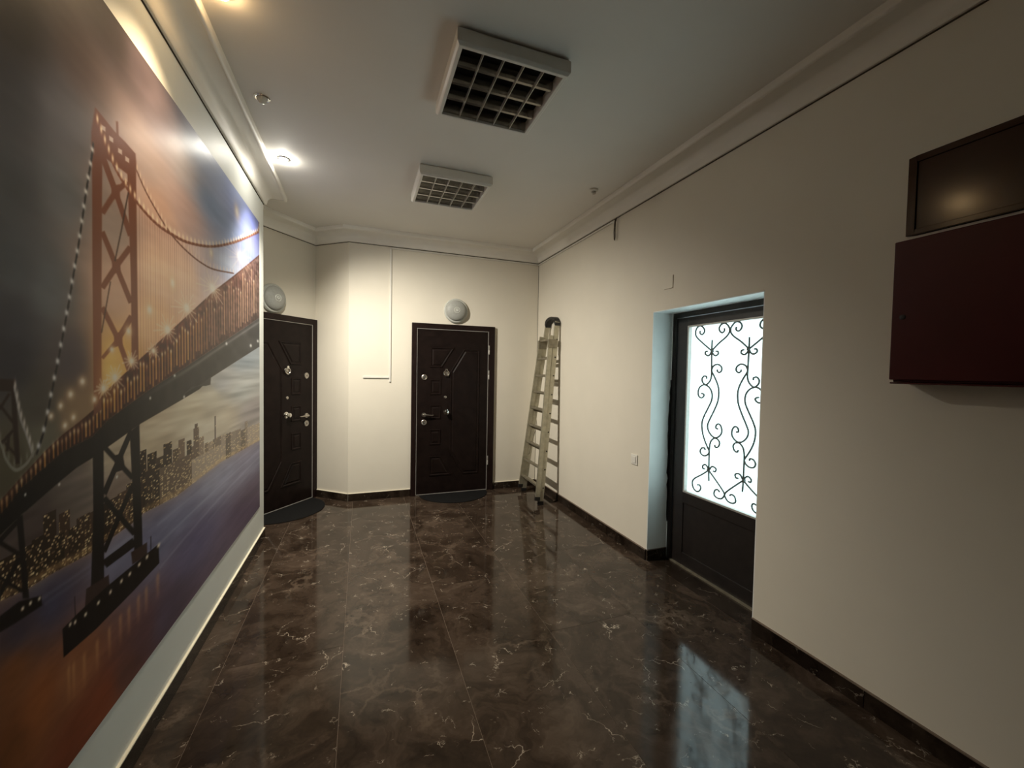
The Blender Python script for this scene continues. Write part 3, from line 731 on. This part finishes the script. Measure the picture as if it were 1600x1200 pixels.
DECK_LOW = [(0.934,1.017),(1.080,1.051),(1.308,1.092),(1.376,1.120),(1.393,1.124),(1.512,1.165),(1.587,1.188),(1.666,1.202),(1.968,1.272),(2.323,1.331),(2.581,1.376),(2.758,1.433),(3.917,1.663)]
SHORE = [(0.933,0.999),(1.078,0.974),(1.388,0.922),(1.473,0.920),(1.652,0.904),(1.926,0.910),(1.980,0.919),(2.287,0.896),(2.919,0.917),(3.889,0.884),(4.078,0.880)]
CABLES = [[(1.707,2.269),(1.714,2.269),(1.765,2.214),(1.833,2.160),(1.962,2.109),(2.116,2.081),(2.269,2.083),(2.450,2.100),(2.770,2.170),(3.131,2.290),(3.523,2.443),(4.089,2.682)],
    [(1.950,2.235),(2.022,2.181),(2.117,2.133),(2.205,2.096),(2.302,2.070),(2.449,2.050),(2.620,2.042),(2.821,2.053),(3.199,2.113)],
    [(1.692,2.192),(1.681,2.137),(1.653,2.027),(1.619,1.880),(1.587,1.759),(1.556,1.643),(1.518,1.513),(1.485,1.407),(1.459,1.323),(1.430,1.263)],
    [(1.360,1.439),(1.369,1.399),(1.378,1.358),(1.396,1.315),(1.416,1.259)],
    [(1.249,1.451),(1.314,1.313),(1.331,1.267),(1.359,1.235),(1.394,1.243),(1.421,1.269)]]
TOWN = [(1.965,2.010,1.166),(2.020,2.091,1.143),(2.090,2.154,1.111),(2.162,2.237,1.158),(2.250,2.305,1.115),(2.313,2.378,1.151),(2.409,2.465,1.130),(2.473,2.498,1.092),(2.499,2.569,1.180),(2.517,2.551,1.200),(2.577,2.633,1.122),(2.651,2.701,1.076),(2.711,2.773,1.072),(2.785,2.921,1.076),(2.814,2.830,1.208),(2.933,3.008,1.073),(3.021,3.114,1.070),(3.128,3.230,1.067),(3.245,3.355,1.062),(3.371,3.473,1.045),(3.473,3.527,1.096),(3.545,3.719,1.041),(3.739,3.935,1.034),(1.449,1.497,1.092),(1.508,1.553,1.073),(1.379,1.428,1.032),(1.407,1.464,1.040),(1.549,1.598,1.017),(1.584,1.645,1.034),(1.645,1.705,1.031),(1.706,1.757,1.037),(1.749,1.811,1.039),(1.804,1.870,1.045),(1.862,1.973,1.062),(1.307,1.384,1.031),(1.209,1.255,1.077),(1.255,1.306,1.038),(2.004,2.124,1.081),(2.124,2.471,1.061),(2.472,2.981,1.025),(1.488,1.527,1.017)]
SHAPES = [
    (TOWER_UP, 1.5, [(1.705,2.312),(1.729,2.309),(1.816,2.295),(1.881,2.294),(1.952,2.287),(1.960,2.239),(1.891,2.186),(1.757,2.179),(1.682,2.157),(1.683,2.226)]),
    (GLOW_GREY, 1.0, [(1.738,2.276),(1.760,2.280),(1.759,2.265),(1.738,2.262)]),
    (GLOW_GREY, 1.0, [(1.781,2.264),(1.804,2.267),(1.804,2.252),(1.781,2.249)]),
    (GLOW_GREY, 1.0, [(1.835,2.250),(1.859,2.254),(1.859,2.238),(1.834,2.235)]),
    (GLOW_GREY, 1.0, [(1.880,2.244),(1.906,2.247),(1.905,2.231),(1.880,2.228)]),
    (TOWER_UP, 1.0, [(1.839,2.288),(1.836,2.341),(1.822,2.333),(1.825,2.280)]),
    (TOWER_UP, 1.0, [(1.685,2.168),(1.740,2.179),(1.726,1.753),(1.717,1.350),(1.675,1.333),(1.678,1.744)]),
    (TOWER_UP, 1.0, [(1.892,2.208),(1.955,2.237),(1.955,1.796),(1.958,1.498),(1.906,1.474),(1.909,1.787)]),
    (TOWER_UP, 1.0, [(1.725,2.168),(1.761,2.126),(1.799,2.082),(1.832,2.102),(1.792,2.147),(1.755,2.189)]),
    (TOWER_UP, 1.0, [(1.878,2.160),(1.840,2.126),(1.804,2.094),(1.827,2.089),(1.864,2.121),(1.904,2.156)]),
    (TOWER_UP, 1.0, [(1.749,1.991),(1.788,2.040),(1.830,2.092),(1.801,2.091),(1.760,2.040),(1.722,1.992)]),
    (TOWER_UP, 1.0, [(1.926,1.979),(1.877,2.042),(1.831,2.100),(1.801,2.083),(1.845,2.025),(1.892,1.963)]),
    (TOWER_UP, 1.0, [(1.721,1.924),(1.759,1.879),(1.799,1.831),(1.828,1.844),(1.787,1.893),(1.747,1.938)]),
    (TOWER_UP, 1.0, [(1.892,1.931),(1.844,1.884),(1.799,1.840),(1.828,1.835),(1.874,1.880),(1.924,1.927)]),
    (TOWER_UP, 1.0, [(1.743,1.745),(1.785,1.789),(1.829,1.836),(1.799,1.840),(1.756,1.794),(1.716,1.750)]),
    (TOWER_UP, 1.0, [(1.924,1.732),(1.875,1.790),(1.828,1.844),(1.799,1.831),(1.844,1.777),(1.891,1.720)]),
    (TOWER_UP, 1.0, [(1.715,1.679),(1.759,1.632),(1.805,1.582),(1.834,1.592),(1.786,1.643),(1.741,1.690)]),
    (TOWER_UP, 1.0, [(1.894,1.681),(1.848,1.634),(1.804,1.591),(1.835,1.583),(1.881,1.627),(1.929,1.674)]),
    (TOWER_UP, 1.0, [(1.906,1.482),(1.870,1.538),(1.835,1.591),(1.805,1.583),(1.838,1.531),(1.872,1.476)]),
    (TOWER_UP, 1.0, [(1.732,1.514),(1.779,1.547),(1.829,1.583),(1.811,1.590),(1.762,1.555),(1.716,1.521)]),
    (TOWER_UP, 1.0, [(1.789,2.100),(1.840,2.128),(1.843,2.085),(1.791,2.054)]),
    (TOWER_UP, 1.0, [(1.787,1.851),(1.838,1.870),(1.841,1.826),(1.790,1.804)]),
    (TOWER_UP, 1.0, [(1.793,1.604),(1.845,1.615),(1.848,1.570),(1.795,1.556)]),
    (TOWER_LOW, 1.0, [(1.894,2.123),(1.844,1.970),(1.802,1.853),(1.810,1.854),(1.853,1.972),(1.903,2.126)]),
    (TOWER_LOW, 1.0, [(1.774,1.777),(1.746,1.688),(1.719,1.601),(1.726,1.601),(1.753,1.688),(1.781,1.778)]),
    (INK, 1.0, [(1.667,1.253),(1.726,1.275),(1.718,0.790),(1.728,0.765),(1.646,0.780),(1.665,1.029)]),
    (INK, 1.0, [(1.888,1.251),(1.958,1.271),(1.972,0.793),(1.910,0.796),(1.902,1.046)]),
    (INK, 1.0, [(1.717,1.222),(1.800,1.152),(1.893,1.073),(1.920,1.079),(1.824,1.159),(1.739,1.230)]),
    (INK, 1.0, [(1.885,1.262),(1.794,1.164),(1.711,1.076),(1.738,1.061),(1.823,1.151),(1.918,1.250)]),
    (INK, 1.0, [(1.712,1.053),(1.800,0.963),(1.900,0.861),(1.932,0.863),(1.828,0.967),(1.737,1.059)]),
    (INK, 1.0, [(1.892,1.059),(1.795,0.967),(1.709,0.885),(1.731,0.869),(1.821,0.952),(1.921,1.045)]),
    (INK, 1.0, [(1.733,0.817),(1.826,0.815),(1.933,0.813),(1.898,0.853),(1.796,0.852),(1.705,0.852)]),
    (INK, 1.0, [(1.783,1.185),(1.839,1.183),(1.855,1.122),(1.797,1.124)]),
    (PIER, 1.0, [(1.624,0.801),(1.744,0.788),(1.750,0.739),(1.616,0.747)]),
    (PIER, 1.0, [(1.887,0.804),(2.008,0.793),(2.007,0.745),(1.895,0.754)]),
    (FENDER, 1.2, [(1.515,0.740),(1.577,0.747),(1.732,0.753),(2.106,0.746),(2.110,0.662),(1.893,0.651),(1.669,0.646),(1.518,0.656)]),
    (INK, 1.0, [(1.573,0.740),(1.571,0.805),(1.568,0.807),(1.569,0.742)]),
    (INK, 1.0, [(2.041,0.746),(2.042,0.803),(2.037,0.805),(2.036,0.748)]),
    (TOWER_FAR, 1.5, [(1.219,1.472),(1.317,1.460),(1.363,1.457),(1.362,1.428),(1.317,1.432),(1.218,1.438)]),
    (TOWER_FAR, 1.2, [(1.349,1.439),(1.352,1.353),(1.358,1.250),(1.374,1.247),(1.368,1.352),(1.364,1.439)]),
    (TOWER_FAR, 1.2, [(1.234,1.451),(1.228,1.230),(1.243,1.226),(1.249,1.451)]),
    (TOWER_FAR, 1.2, [(1.341,1.426),(1.327,1.409),(1.314,1.393),(1.321,1.389),(1.334,1.405),(1.348,1.422)]),
    (TOWER_FAR, 1.2, [(1.314,1.395),(1.332,1.374),(1.351,1.351),(1.358,1.355),(1.339,1.377),(1.321,1.399)]),
    (TOWER_FAR, 1.2, [(1.351,1.337),(1.334,1.324),(1.318,1.311),(1.324,1.306),(1.340,1.318),(1.357,1.331)]),
    (TOWER_FAR, 1.2, [(1.318,1.313),(1.338,1.291),(1.359,1.268),(1.365,1.271),(1.344,1.294),(1.324,1.316)]),
    (TOWER_FAR, 1.2, [(1.320,1.396),(1.285,1.426),(1.252,1.453),(1.247,1.448),(1.280,1.421),(1.315,1.392)]),
    (TOWER_FAR, 1.2, [(1.314,1.396),(1.273,1.353),(1.235,1.314),(1.241,1.309),(1.279,1.349),(1.321,1.392)]),
    (TOWER_FAR, 1.2, [(1.336,1.325),(1.333,1.306),(1.331,1.287),(1.339,1.285),(1.342,1.304),(1.344,1.323)]),
    (INK, 1.0, [(1.358,1.122),(1.366,1.015),(1.373,0.905),(1.394,0.895),(1.386,1.007),(1.378,1.116)]),
    (INK, 1.0, [(1.207,1.112),(1.209,0.902),(1.229,0.890),(1.227,1.104)]),
    (INK, 1.0, [(1.223,1.150),(1.287,1.089),(1.360,1.019),(1.368,1.026),(1.293,1.096),(1.229,1.157)]),
    (INK, 1.0, [(1.227,1.030),(1.292,1.063),(1.367,1.100),(1.357,1.111),(1.283,1.073),(1.219,1.041)]),
    (INK, 1.0, [(1.221,1.074),(1.290,1.003),(1.370,0.921),(1.377,0.926),(1.296,1.009),(1.227,1.080)]),
    (INK, 1.0, [(1.256,0.893),(1.311,0.947),(1.372,1.007),(1.359,1.017),(1.300,0.957),(1.246,0.904)]),
    (FENDER, 1.2, [(1.175,0.904),(1.303,0.900),(1.361,0.904),(1.436,0.880),(1.438,0.852),(1.359,0.856),(1.302,0.862),(1.174,0.858)]),
    (GIRDER, 1.0, [(2.638,1.408),(2.758,1.440),(2.747,1.393),(2.676,1.389),(2.478,1.394),(2.360,1.356)]),
]
STARS = [(2.208,1.654,0.132,0.073),(2.421,1.778,0.177,0.087),(2.787,1.941,0.246,0.101),(1.907,1.512,0.063,0.043),(1.729,1.419,0.050,0.038),(1.797,1.453,0.067,0.049),(3.352,2.256,0.472,0.150),(2.077,1.557,0.060,0.037)]
GLOWS = [(2.048,1.719,0.038,0.031),(2.264,1.868,0.041,0.040),(3.278,2.546,0.062,0.051),(1.621,1.445,0.019,0.016),(1.566,1.409,0.017,0.015),(1.523,1.379,0.013,0.013),(1.484,1.354,0.012,0.012),(1.577,1.340,0.014,0.013),(1.540,1.321,0.014,0.013),(1.888,1.621,0.027,0.021),(2.769,2.134,0.032,0.029),(1.780,1.549,0.019,0.015),(1.680,1.386,0.017,0.016)]
FENDER_LAMPS = [(2.105,0.740,0.013,0.008),(2.007,0.734,0.011,0.008),(1.946,0.731,0.011,0.007),(1.877,0.727,0.010,0.007),(1.821,0.728,0.009,0.007),(1.753,0.724,0.008,0.007),(1.685,0.724,0.008,0.006),(1.619,0.723,0.007,0.006),(1.570,0.728,0.006,0.006),(1.548,0.734,0.006,0.006),(1.429,0.875,0.005,0.005),(1.398,0.880,0.005,0.005),(1.372,0.880,0.005,0.005)]
PIN_LAMPS = [(2.046,1.365,0.007,0.006),(2.277,1.452,0.010,0.006),(3.042,1.640,0.018,0.009),(3.645,1.659,0.027,0.011),(3.873,1.708,0.031,0.011),(2.382,1.348,0.011,0.007),(1.388,1.165,0.003,0.004),(1.512,1.158,0.004,0.004),(1.801,1.107,0.006,0.005)]

def make_mural():
    Y0, Y1, Z0, Z1 = 0.20, 3.930, 0.320, 2.685
    vis = 0.8 * np.tan(np.linspace(math.atan(1.15/0.8), math.atan(Y1/0.8), 430))
    ys = np.concatenate([np.linspace(Y0, 1.15, 111)[:-1], vis])
    zs = np.linspace(Z0, Z1, 900)
    nc, nr = len(ys), len(zs)
    C = lambda y: np.interp(y, ys, np.arange(nc))        # metres -> sheet columns
    Rw = lambda z: (np.asarray(z, float) - Z0) / (Z1 - Z0) * (nr - 1)
    Yg, Zg = np.meshgrid(ys, zs)
    CC, RR = np.meshgrid(np.arange(nc, dtype=float), np.arange(nr, dtype=float))
    rng = np.random.default_rng(11)

    def tones(T):
        T = np.array(T, float); num = np.zeros((nr, nc, 3)); den = np.zeros((nr, nc))
        tc = C(T[:, 0]); tr_ = Rw(T[:, 1])
        for i in range(len(T)):
            d2 = (CC - tc[i])**2 + ((RR - tr_[i]) * 0.75)**2 + 60.0
            w = d2 ** -1.6
            den += w; num += w[..., None] * T[i, 2:5]
        return num / den[..., None]
    def smooth_noise(cy, cz, seed):
        g = np.random.default_rng(seed).random((cz + 3, cy + 3))
        u = np.linspace(0, cy, nc); v = np.linspace(0, cz, nr)
        iu, iv = u.astype(int), v.astype(int); fu, fv = u - iu, v - iv
        fu = fu*fu*(3-2*fu); fv = fv*fv*(3-2*fv)
        a = g[np.ix_(iv, iu)]*(1-fu) + g[np.ix_(iv, iu+1)]*fu
        b_ = g[np.ix_(iv+1, iu)]*(1-fu) + g[np.ix_(iv+1, iu+1)]*fu
        return a*(1-fv)[:, None] + b_*fv[:, None]
    def curve(L):
        L = np.array(L); return np.interp(ys, L[:, 0], L[:, 1])
    top, mid_, low, sho = curve(DECK_TOP), curve(DECK_MID), curve(DECK_LOW), curve(SHORE)
    step = (Z1 - Z0) / (nr - 1)
    above = lambda line: np.clip((Zg - line[None, :]) / (1.6*step) + 0.5, 0, 1)[..., None]

    img = tones(SKY_TONES)
    cl = smooth_noise(14, 40, 1)*0.6 + smooth_noise(30, 110, 2)*0.4
    img *= (0.93 + 0.14*cl)[..., None]
    dusk = tones(DUSK_TONES) * (0.78 + 0.44*(smooth_noise(10, 60, 3)*0.6 + smooth_noise(24, 150, 4)*0.4))[..., None]
    img = img*above(low) + dusk*(1 - above(low))
    water = tones(WATER_TONES) * (0.90 + 0.20*(0.6*smooth_noise(16, 70, 5) + 0.4*smooth_noise(50, 200, 6)))[..., None]
    img = img*above(sho) + water*(1 - above(sho))

    def blend(mask, col):
        img[:] = img*(1 - mask[..., None]) + np.asarray(col, float)*mask[..., None]
    def box_of(c, r, pad):
        c0, c1 = int(max(0, np.floor(np.min(c) - pad))), int(min(nc, np.ceil(np.max(c) + pad) + 1))
        r0_, r1_ = int(max(0, np.floor(np.min(r) - pad))), int(min(nr, np.ceil(np.max(r) + pad) + 1))
        return (slice(r0_, r1_), slice(c0, c1)) if c1 > c0 and r1_ > r0_ else None
    def seg_dist(px, py, a, b_):
        dx, dy = b_[0]-a[0], b_[1]-a[1]
        t = np.clip(((px-a[0])*dx + (py-a[1])*dy) / (dx*dx + dy*dy + 1e-9), 0, 1)
        return np.hypot(px - a[0] - t*dx, py - a[1] - t*dy)
    def fill(pts, col, soft=1.0, alpha=1.0):
        c, r = C([p[0] for p in pts]), Rw([p[1] for p in pts])
        s = box_of(c, r, 3*soft)
        if s is None: return
        px, py = CC[s], RR[s]
        ins = np.zeros(px.shape, bool); dist = np.full(px.shape, 1e9)
        n = len(pts)
        for i in range(n):
            a, b_ = (c[i], r[i]), (c[(i+1) % n], r[(i+1) % n])
            cond = (a[1] > py) != (b_[1] > py)
            if a[1] != b_[1]:
                ins ^= cond & (px < (b_[0]-a[0])*(py-a[1])/(b_[1]-a[1]) + a[0])
            dist = np.minimum(dist, seg_dist(px, py, a, b_))
        m = np.clip(np.where(ins, dist, -dist)/(1.4*soft) + 0.5, 0, 1)*alpha
        img[s] = img[s]*(1 - m[..., None]) + np.asarray(col, float)*m[..., None]
    def stroke(pts, col, w, soft=1.0, alpha=1.0, rowscale=0.55):
        """line of width w columns"""
        c, r = C([p[0] for p in pts]), Rw([p[1] for p in pts])
        for i in range(len(pts) - 1):
            s = box_of(c[i:i+2], r[i:i+2], 3*w + 6)
            if s is None: continue
            d = seg_dist(CC[s], RR[s]*rowscale, (c[i], r[i]*rowscale), (c[i+1], r[i+1]*rowscale))
            m = np.clip((w/2 - d)/soft + 0.5, 0, 1)*alpha
            img[s] = img[s]*(1 - m[..., None]) + np.asarray(col, float)*m[..., None]
    def blob(y, z, ry, rz, col, alpha=1.0):
        c0, r0_ = float(C(y)), float(Rw(z)); rc = max(0.8, float(C(y + ry)) - c0); rr = max(1.0, rz/step)
        s = box_of([c0 - 3*rc, c0 + 3*rc], [r0_ - 3*rr, r0_ + 3*rr], 1)
        if s is None: return
        m = alpha*np.exp(-(((CC[s]-c0)/rc)**2 + ((RR[s]-r0_)/rr)**2))
        img[s] = img[s]*(1 - m[..., None]) + np.asarray(col, float)*m[..., None]

    # --- town along the far shore
    tmask = np.zeros((nr, nc)); lo_t = np.clip((sho[None, :] - Zg)/step + 0.5, 0, 1)
    shade = np.zeros((nr, nc, 3))
    order = sorted(TOWN, key=lambda t: -t[2])
    for k, (a, c_, zt) in enumerate(order):
        m = ((CC > C(a) - 0.5) & (CC < C(c_) + 0.5) & (Zg < zt)).astype(float)*(1 - lo_t)
        v = rng.uniform(0.55, 1.2)
        near = np.clip((c_ - 1.9)/1.2, 0, 1)
        col = np.array([66, 48, 34])*(1 - near) + np.array([142, 122, 100])*near
        shade = shade*(1 - m[..., None]) + col*v*m[..., None]; tmask = np.maximum(tmask, m)
    base_town = ((Zg < (sho[None, :] + 0.045 + 0.03*smooth_noise(90, 4, 8))) & (Zg > sho[None, :])).astype(float)
    shade = np.where((tmask < 0.5)[..., None] & (base_town > 0.5)[..., None], np.array([70, 50, 34.]), shade)
    tmask = np.maximum(tmask, base_town)
    img = img*(1 - tmask[..., None]) + shade*tmask[..., None]
    cw, ch = 2, 3
    cells = np.kron(rng.random((nr//ch + 1, nc//cw + 1)), np.ones((ch, cw)))[:nr, :nc]
    hgt = np.clip((Zg - sho[None, :])/0.22, 0, 1)
    lit = (cells > 0.60 + 0.27*hgt) & (np.mod(RR, ch) < 2)
    lev = 0.10 + 0.90*np.kron(rng.random((nr//ch + 1, nc//cw + 1)), np.ones((ch, cw)))[:nr, :nc]
    blend(tmask*lit*lev*0.95, (244, 196, 132))
    # bright quay and its glow on the water
    q_ = np.exp(-((Zg - sho[None, :] - 0.012)/0.012)**2)
    blend(q_*0.45*(0.4 + 0.6*smooth_noise(160, 3, 9)), (225, 170, 105))
    q_ = np.exp(-np.clip(sho[None, :] - Zg, 0, 9)/0.03)*(Zg < sho[None, :])
    blend(q_*0.22, (190, 140, 95))
    # current streaks on the water
    for (a, c_, w, al) in (((3.93, 0.80), (1.97, 0.735), 2.0, 0.35), ((3.93, 0.75), (2.12, 0.640), 2.0, 0.30), ((3.9, 0.86), (2.1, 0.83), 1.6, 0.25), ((3.9, 0.70), (2.7, 0.63), 2.0, 0.16), ((1.95, 0.86), (1.40, 0.87), 1.6, 0.2), ((1.9, 0.84), (1.45, 0.85), 1.6, 0.15)):
        stroke([a, c_], (165, 160, 168), w, 3.0, al)

    # --- hangers between cable and deck
    cab1 = np.interp(ys, [p[0] for p in CABLES[0]], [p[1] for p in CABLES[0]])
    for y in np.arange(1.975, 3.9, 0.021):
        k = int(round(float(C(y))))
        if 0 <= k < nc:
            m = ((zs < cab1[k]) & (zs > top[k]))*(0.30 if y < 2.5 else 0.16)*rng.uniform(0.5, 1.3)
            img[:, k] = img[:, k]*(1 - m[:, None]) + np.array([95, 68, 58.])*m[:, None]
    # --- road deck: lit truss over a dark girder
    t_in = above(mid_)*(1 - above(top)); g_in = above(low)*(1 - above(mid_))
    red = np.array([[np.interp(y, [1.2, 1.7, 2.1, 2.6, 3.9], ch_) for ch_ in ((36, 56, 76, 86, 84), (19, 27, 33, 50, 66), (13, 16, 18, 37, 58))] for y in ys])
    depth_f = np.clip((Zg - mid_[None, :])/(top - mid_)[None, :], 0, 1)
    tex = 0.72 + 0.56*smooth_noise(170, 120, 12)
    deck = red[None]*tex[..., None]*(0.78 + 0.3*depth_f)[..., None]
    img = img*(1 - t_in) + deck*t_in
    gir = np.array([[np.interp(y, [1.2, 1.7, 2.2, 3.9], ch_) for ch_ in ((18, 24, 42, 58), (15, 20, 37, 55), (13, 17, 31, 50))] for y in ys])
    gd = gir[None]*(0.85 + 0.3*smooth_noise(60, 50, 13))[..., None]
    img = img*(1 - g_in) + gd*g_in
    hl = np.exp(-((Zg - (mid_*0.86 + low*0.14)[None, :])/0.010)**2)*np.clip((ys - 1.9)/0.6, 0, 1)[None, :]
    blend(hl*0.5, (118, 110, 102))
    hl = np.exp(-((Zg - (top - 0.006)[None, :])/0.006)**2); blend(hl*0.55, (60, 32, 22))
    # glowing posts in the truss
    y = 1.16
    while y < 3.9:
        c0 = float(C(y)); k = int(round(c0))
        if 0 <= k < nc:
            hgt_ = top[k] - mid_[k]
            f0 = rng.uniform(0.02, 0.18); f1 = rng.uniform(0.55, 0.92)
            amp = np.interp(y, [1.2, 1.8, 2.2, 2.7, 3.2, 3.9], [0.5, 0.75, 0.9, 0.7, 0.6, 0.55])*rng.uniform(0.45, 1.1)
            colr = (250, 172, 84) if y < 2.7 else (222, 168, 122)
            stroke([(y, mid_[k] + f0*hgt_), (y, mid_[k] + f1*hgt_)], colr, rng.uniform(0.5, 1.7), 1.5, min(1, amp), 0.5)
            blob(y, mid_[k] + f1*hgt_, 0.004 + 0.004*(y - 1), 0.010, (250, 215, 165), 0.7*min(1, amp))
            stroke([(y + 0.014*y, mid_[k] + 0.05*hgt_), (y + 0.004*y, top[k] - 0.1*hgt_)], (44, 22, 16), 1.2, 1.4, 0.55, 0.5)
        y += 0.0115*y + 0.010*max(0, y - 1.7)**1.3
    # --- towers, braces, piers
    for col, soft, pts in SHAPES:
        fill(pts, col, soft)
    # warm floodlight on the steel of the near tower
    m = np.exp(-((Yg - 1.80)/0.20)**2)*np.exp(-((Zg - 1.55)/0.33)**2)*above(top)[..., 0]
    img += (m*26)[..., None]*np.array([1.0, 0.55, 0.22])
    m = np.exp(-((Yg - 1.76)/0.06)**2)*np.exp(-((Zg - 1.44)/0.09)**2)
    img += (m*48)[..., None]*np.array([1.0, 0.66, 0.16])
    # --- main cables with their strings of lamps
    def walk(L, d):
        L = np.array(L); c, r = C(L[:, 0]), Rw(L[:, 1])
        s = np.concatenate([[0], np.cumsum(np.hypot(np.diff(c), np.diff(r)*0.55))])
        k = np.arange(d/2, s[-1], d)
        return np.interp(np.interp(k, s, c), np.arange(nc), ys), np.interp(k, s, r)*step + Z0
    for L, col, w, d, rad, lamp, al in ((CABLES[1], (88, 58, 44), 1.7, 6.0, 0.8, (236, 196, 158), 0.7), (CABLES[0], (96, 56, 40), 2.6, 6.5, 1.3, (246, 206, 160), 0.9),
                                        (CABLES[2], (34, 31, 29), 2.0, 10.5, 1.9, (214, 206, 196), 0.95), (CABLES[3], (120, 112, 104), 1.5, 5.5, 1.3, (190, 172, 154), 0.9), (CABLES[4], (112, 106, 92), 1.6, 7.0, 1.2, (120, 114, 98), 0.6)):
        L2 = spline(L, 6)
        stroke(L2, col, w, 1.3)
        for y_, z_ in zip(*walk(L2, d)):
            ry = float(np.interp(C(y_) + rad, np.arange(nc), ys)) - y_
            up = 0.010 if L is CABLES[2] else 0.016
            blob(y_, z_ + up*(0.5 if L is CABLES[2] else 1), ry, 0.008 if L is CABLES[2] else 0.012, lamp, al)
    # --- lamps: glows, stars, fender lamps with their reflections
    for y_, z_, ry, rz in GLOWS: blob(y_, z_, ry, rz, (236, 190, 140), 0.6); blob(y_, z_, ry*0.45, rz*0.45, (255, 232, 200), 0.8)
    for y_, z_, ry, rz in STARS:
        k_ = 0.5 if y_ > 3 else 1.0
        blob(y_, z_, ry*0.5, rz*0.5, (250, 196, 146), 0.45*k_); blob(y_, z_, ry*0.16, rz*0.2, (255, 246, 224), k_)
        for k in range(14):
            a = 2*math.pi*k/14 + 0.2; f = 0.55 + 0.45*((k*7) % 5)/4
            stroke([(y_, z_), (y_ + ry*f*math.cos(a), z_ + rz*f*math.sin(a))], (255, 222, 178), 0.9, 1.4, 0.5*k_)
    for y_, z_, ry, rz in FENDER_LAMPS:
        blob(y_, z_, ry, rz, (255, 222, 176), 0.95)
        if y_ > 1.5:
            for k in range(8):
                blob(y_ - 0.01, z_ - 0.125 - 0.013*k, ry*1.2, 0.012, (196, 134, 82), 0.34*(1 - k/9))
    for y_, z_, ry, rz in PIN_LAMPS: blob(y_, z_, ry, rz, (240, 228, 206), 0.9)

    lin = np.clip(img/255.0, 0, 1)
    lin = np.where(lin <= 0.04045, lin/12.92, ((lin + 0.055)/1.055)**2.4)
    lin = 0.93*(1 - np.exp(-PRINT_DENSITY*lin**1.14))      # ink response of the print
    # --- the sheet itself: a fine grid, 2 mm thick
    me = bpy.data.meshes.new('mural')
    nv = nr*nc
    co = np.empty((nv, 3), np.float32); co[:, 0] = 0.0; co[:, 1] = Yg.ravel(); co[:, 2] = Zg.ravel()
    idx = np.arange(nv).reshape(nr, nc)
    quads = np.stack([idx[:-1, :-1], idx[:-1, 1:], idx[1:, 1:], idx[1:, :-1]], -1).reshape(-1, 4)
    # back corners and rim so that the sheet has a real edge
    extra = np.array([(-0.002, Y0, Z0), (-0.002, Y1, Z0), (-0.002, Y1, Z1), (-0.002, Y0, Z1)], np.float32)
    rim = [(nv, nv + 1, int(idx[0, -1]), int(idx[0, 0])), (nv + 1, nv + 2, int(idx[-1, -1]), int(idx[0, -1])), (nv + 2, nv + 3, int(idx[-1, 0]), int(idx[-1, -1])), (nv + 3, nv, int(idx[0, 0]), int(idx[-1, 0]))]
    quads = np.vstack([quads, np.array(rim)]).astype(np.int32)
    me.vertices.add(nv + 4); me.vertices.foreach_set('co', np.vstack([co, extra]).ravel())
    nq = len(quads)
    me.loops.add(nq*4); me.loops.foreach_set('vertex_index', quads.ravel())
    me.polygons.add(nq); me.polygons.foreach_set('loop_start', np.arange(0, nq*4, 4, dtype=np.int32))
    me.update(calc_edges=True); me.validate()
    at = me.attributes.new('print_tone', 'FLOAT_COLOR', 'POINT')
    rgba = np.ones((nv + 4, 4), np.float32); rgba[:nv, :3] = lin.reshape(-1, 3); rgba[nv:, :3] = 0.4
    at.data.foreach_set('color', rgba.ravel())
    m, nt, p = new_mat('printed_vinyl_mural')
    an = nt.nodes.new('ShaderNodeAttribute'); an.attribute_name = 'print_tone'
    nt.links.new(an.outputs['Color'], p.inputs['Base Color'])
    p.inputs['Roughness'].default_value = 0.38
    p.inputs['Specular IOR Level'].default_value = 0.16
    tcn = nt.nodes.new('ShaderNodeTexCoord'); nz = nt.nodes.new('ShaderNodeTexNoise'); nz.inputs['Scale'].default_value = 2.2; nz.inputs['Detail'].default_value = 4
    bp = nt.nodes.new('ShaderNodeBump'); bp.inputs['Strength'].default_value = 0.12; bp.inputs['Distance'].default_value = 0.02
    nt.links.new(tcn.outputs['Object'], nz.inputs['Vector']); nt.links.new(nz.outputs['Fac'], bp.inputs['Height']); nt.links.new(bp.outputs['Normal'], p.inputs['Normal'])
    me.materials.append(m)
    o = bpy.data.objects.new('mural', me); COL.objects.link(o)
    o.location = (XL + 0.0025, 0, 0)
    tag(o, 'large printed mural of a lit suspension bridge at dusk with a city skyline', 'mural')
PRINT_DENSITY = np.array([2.45, 2.75, 3.45])
make_mural()
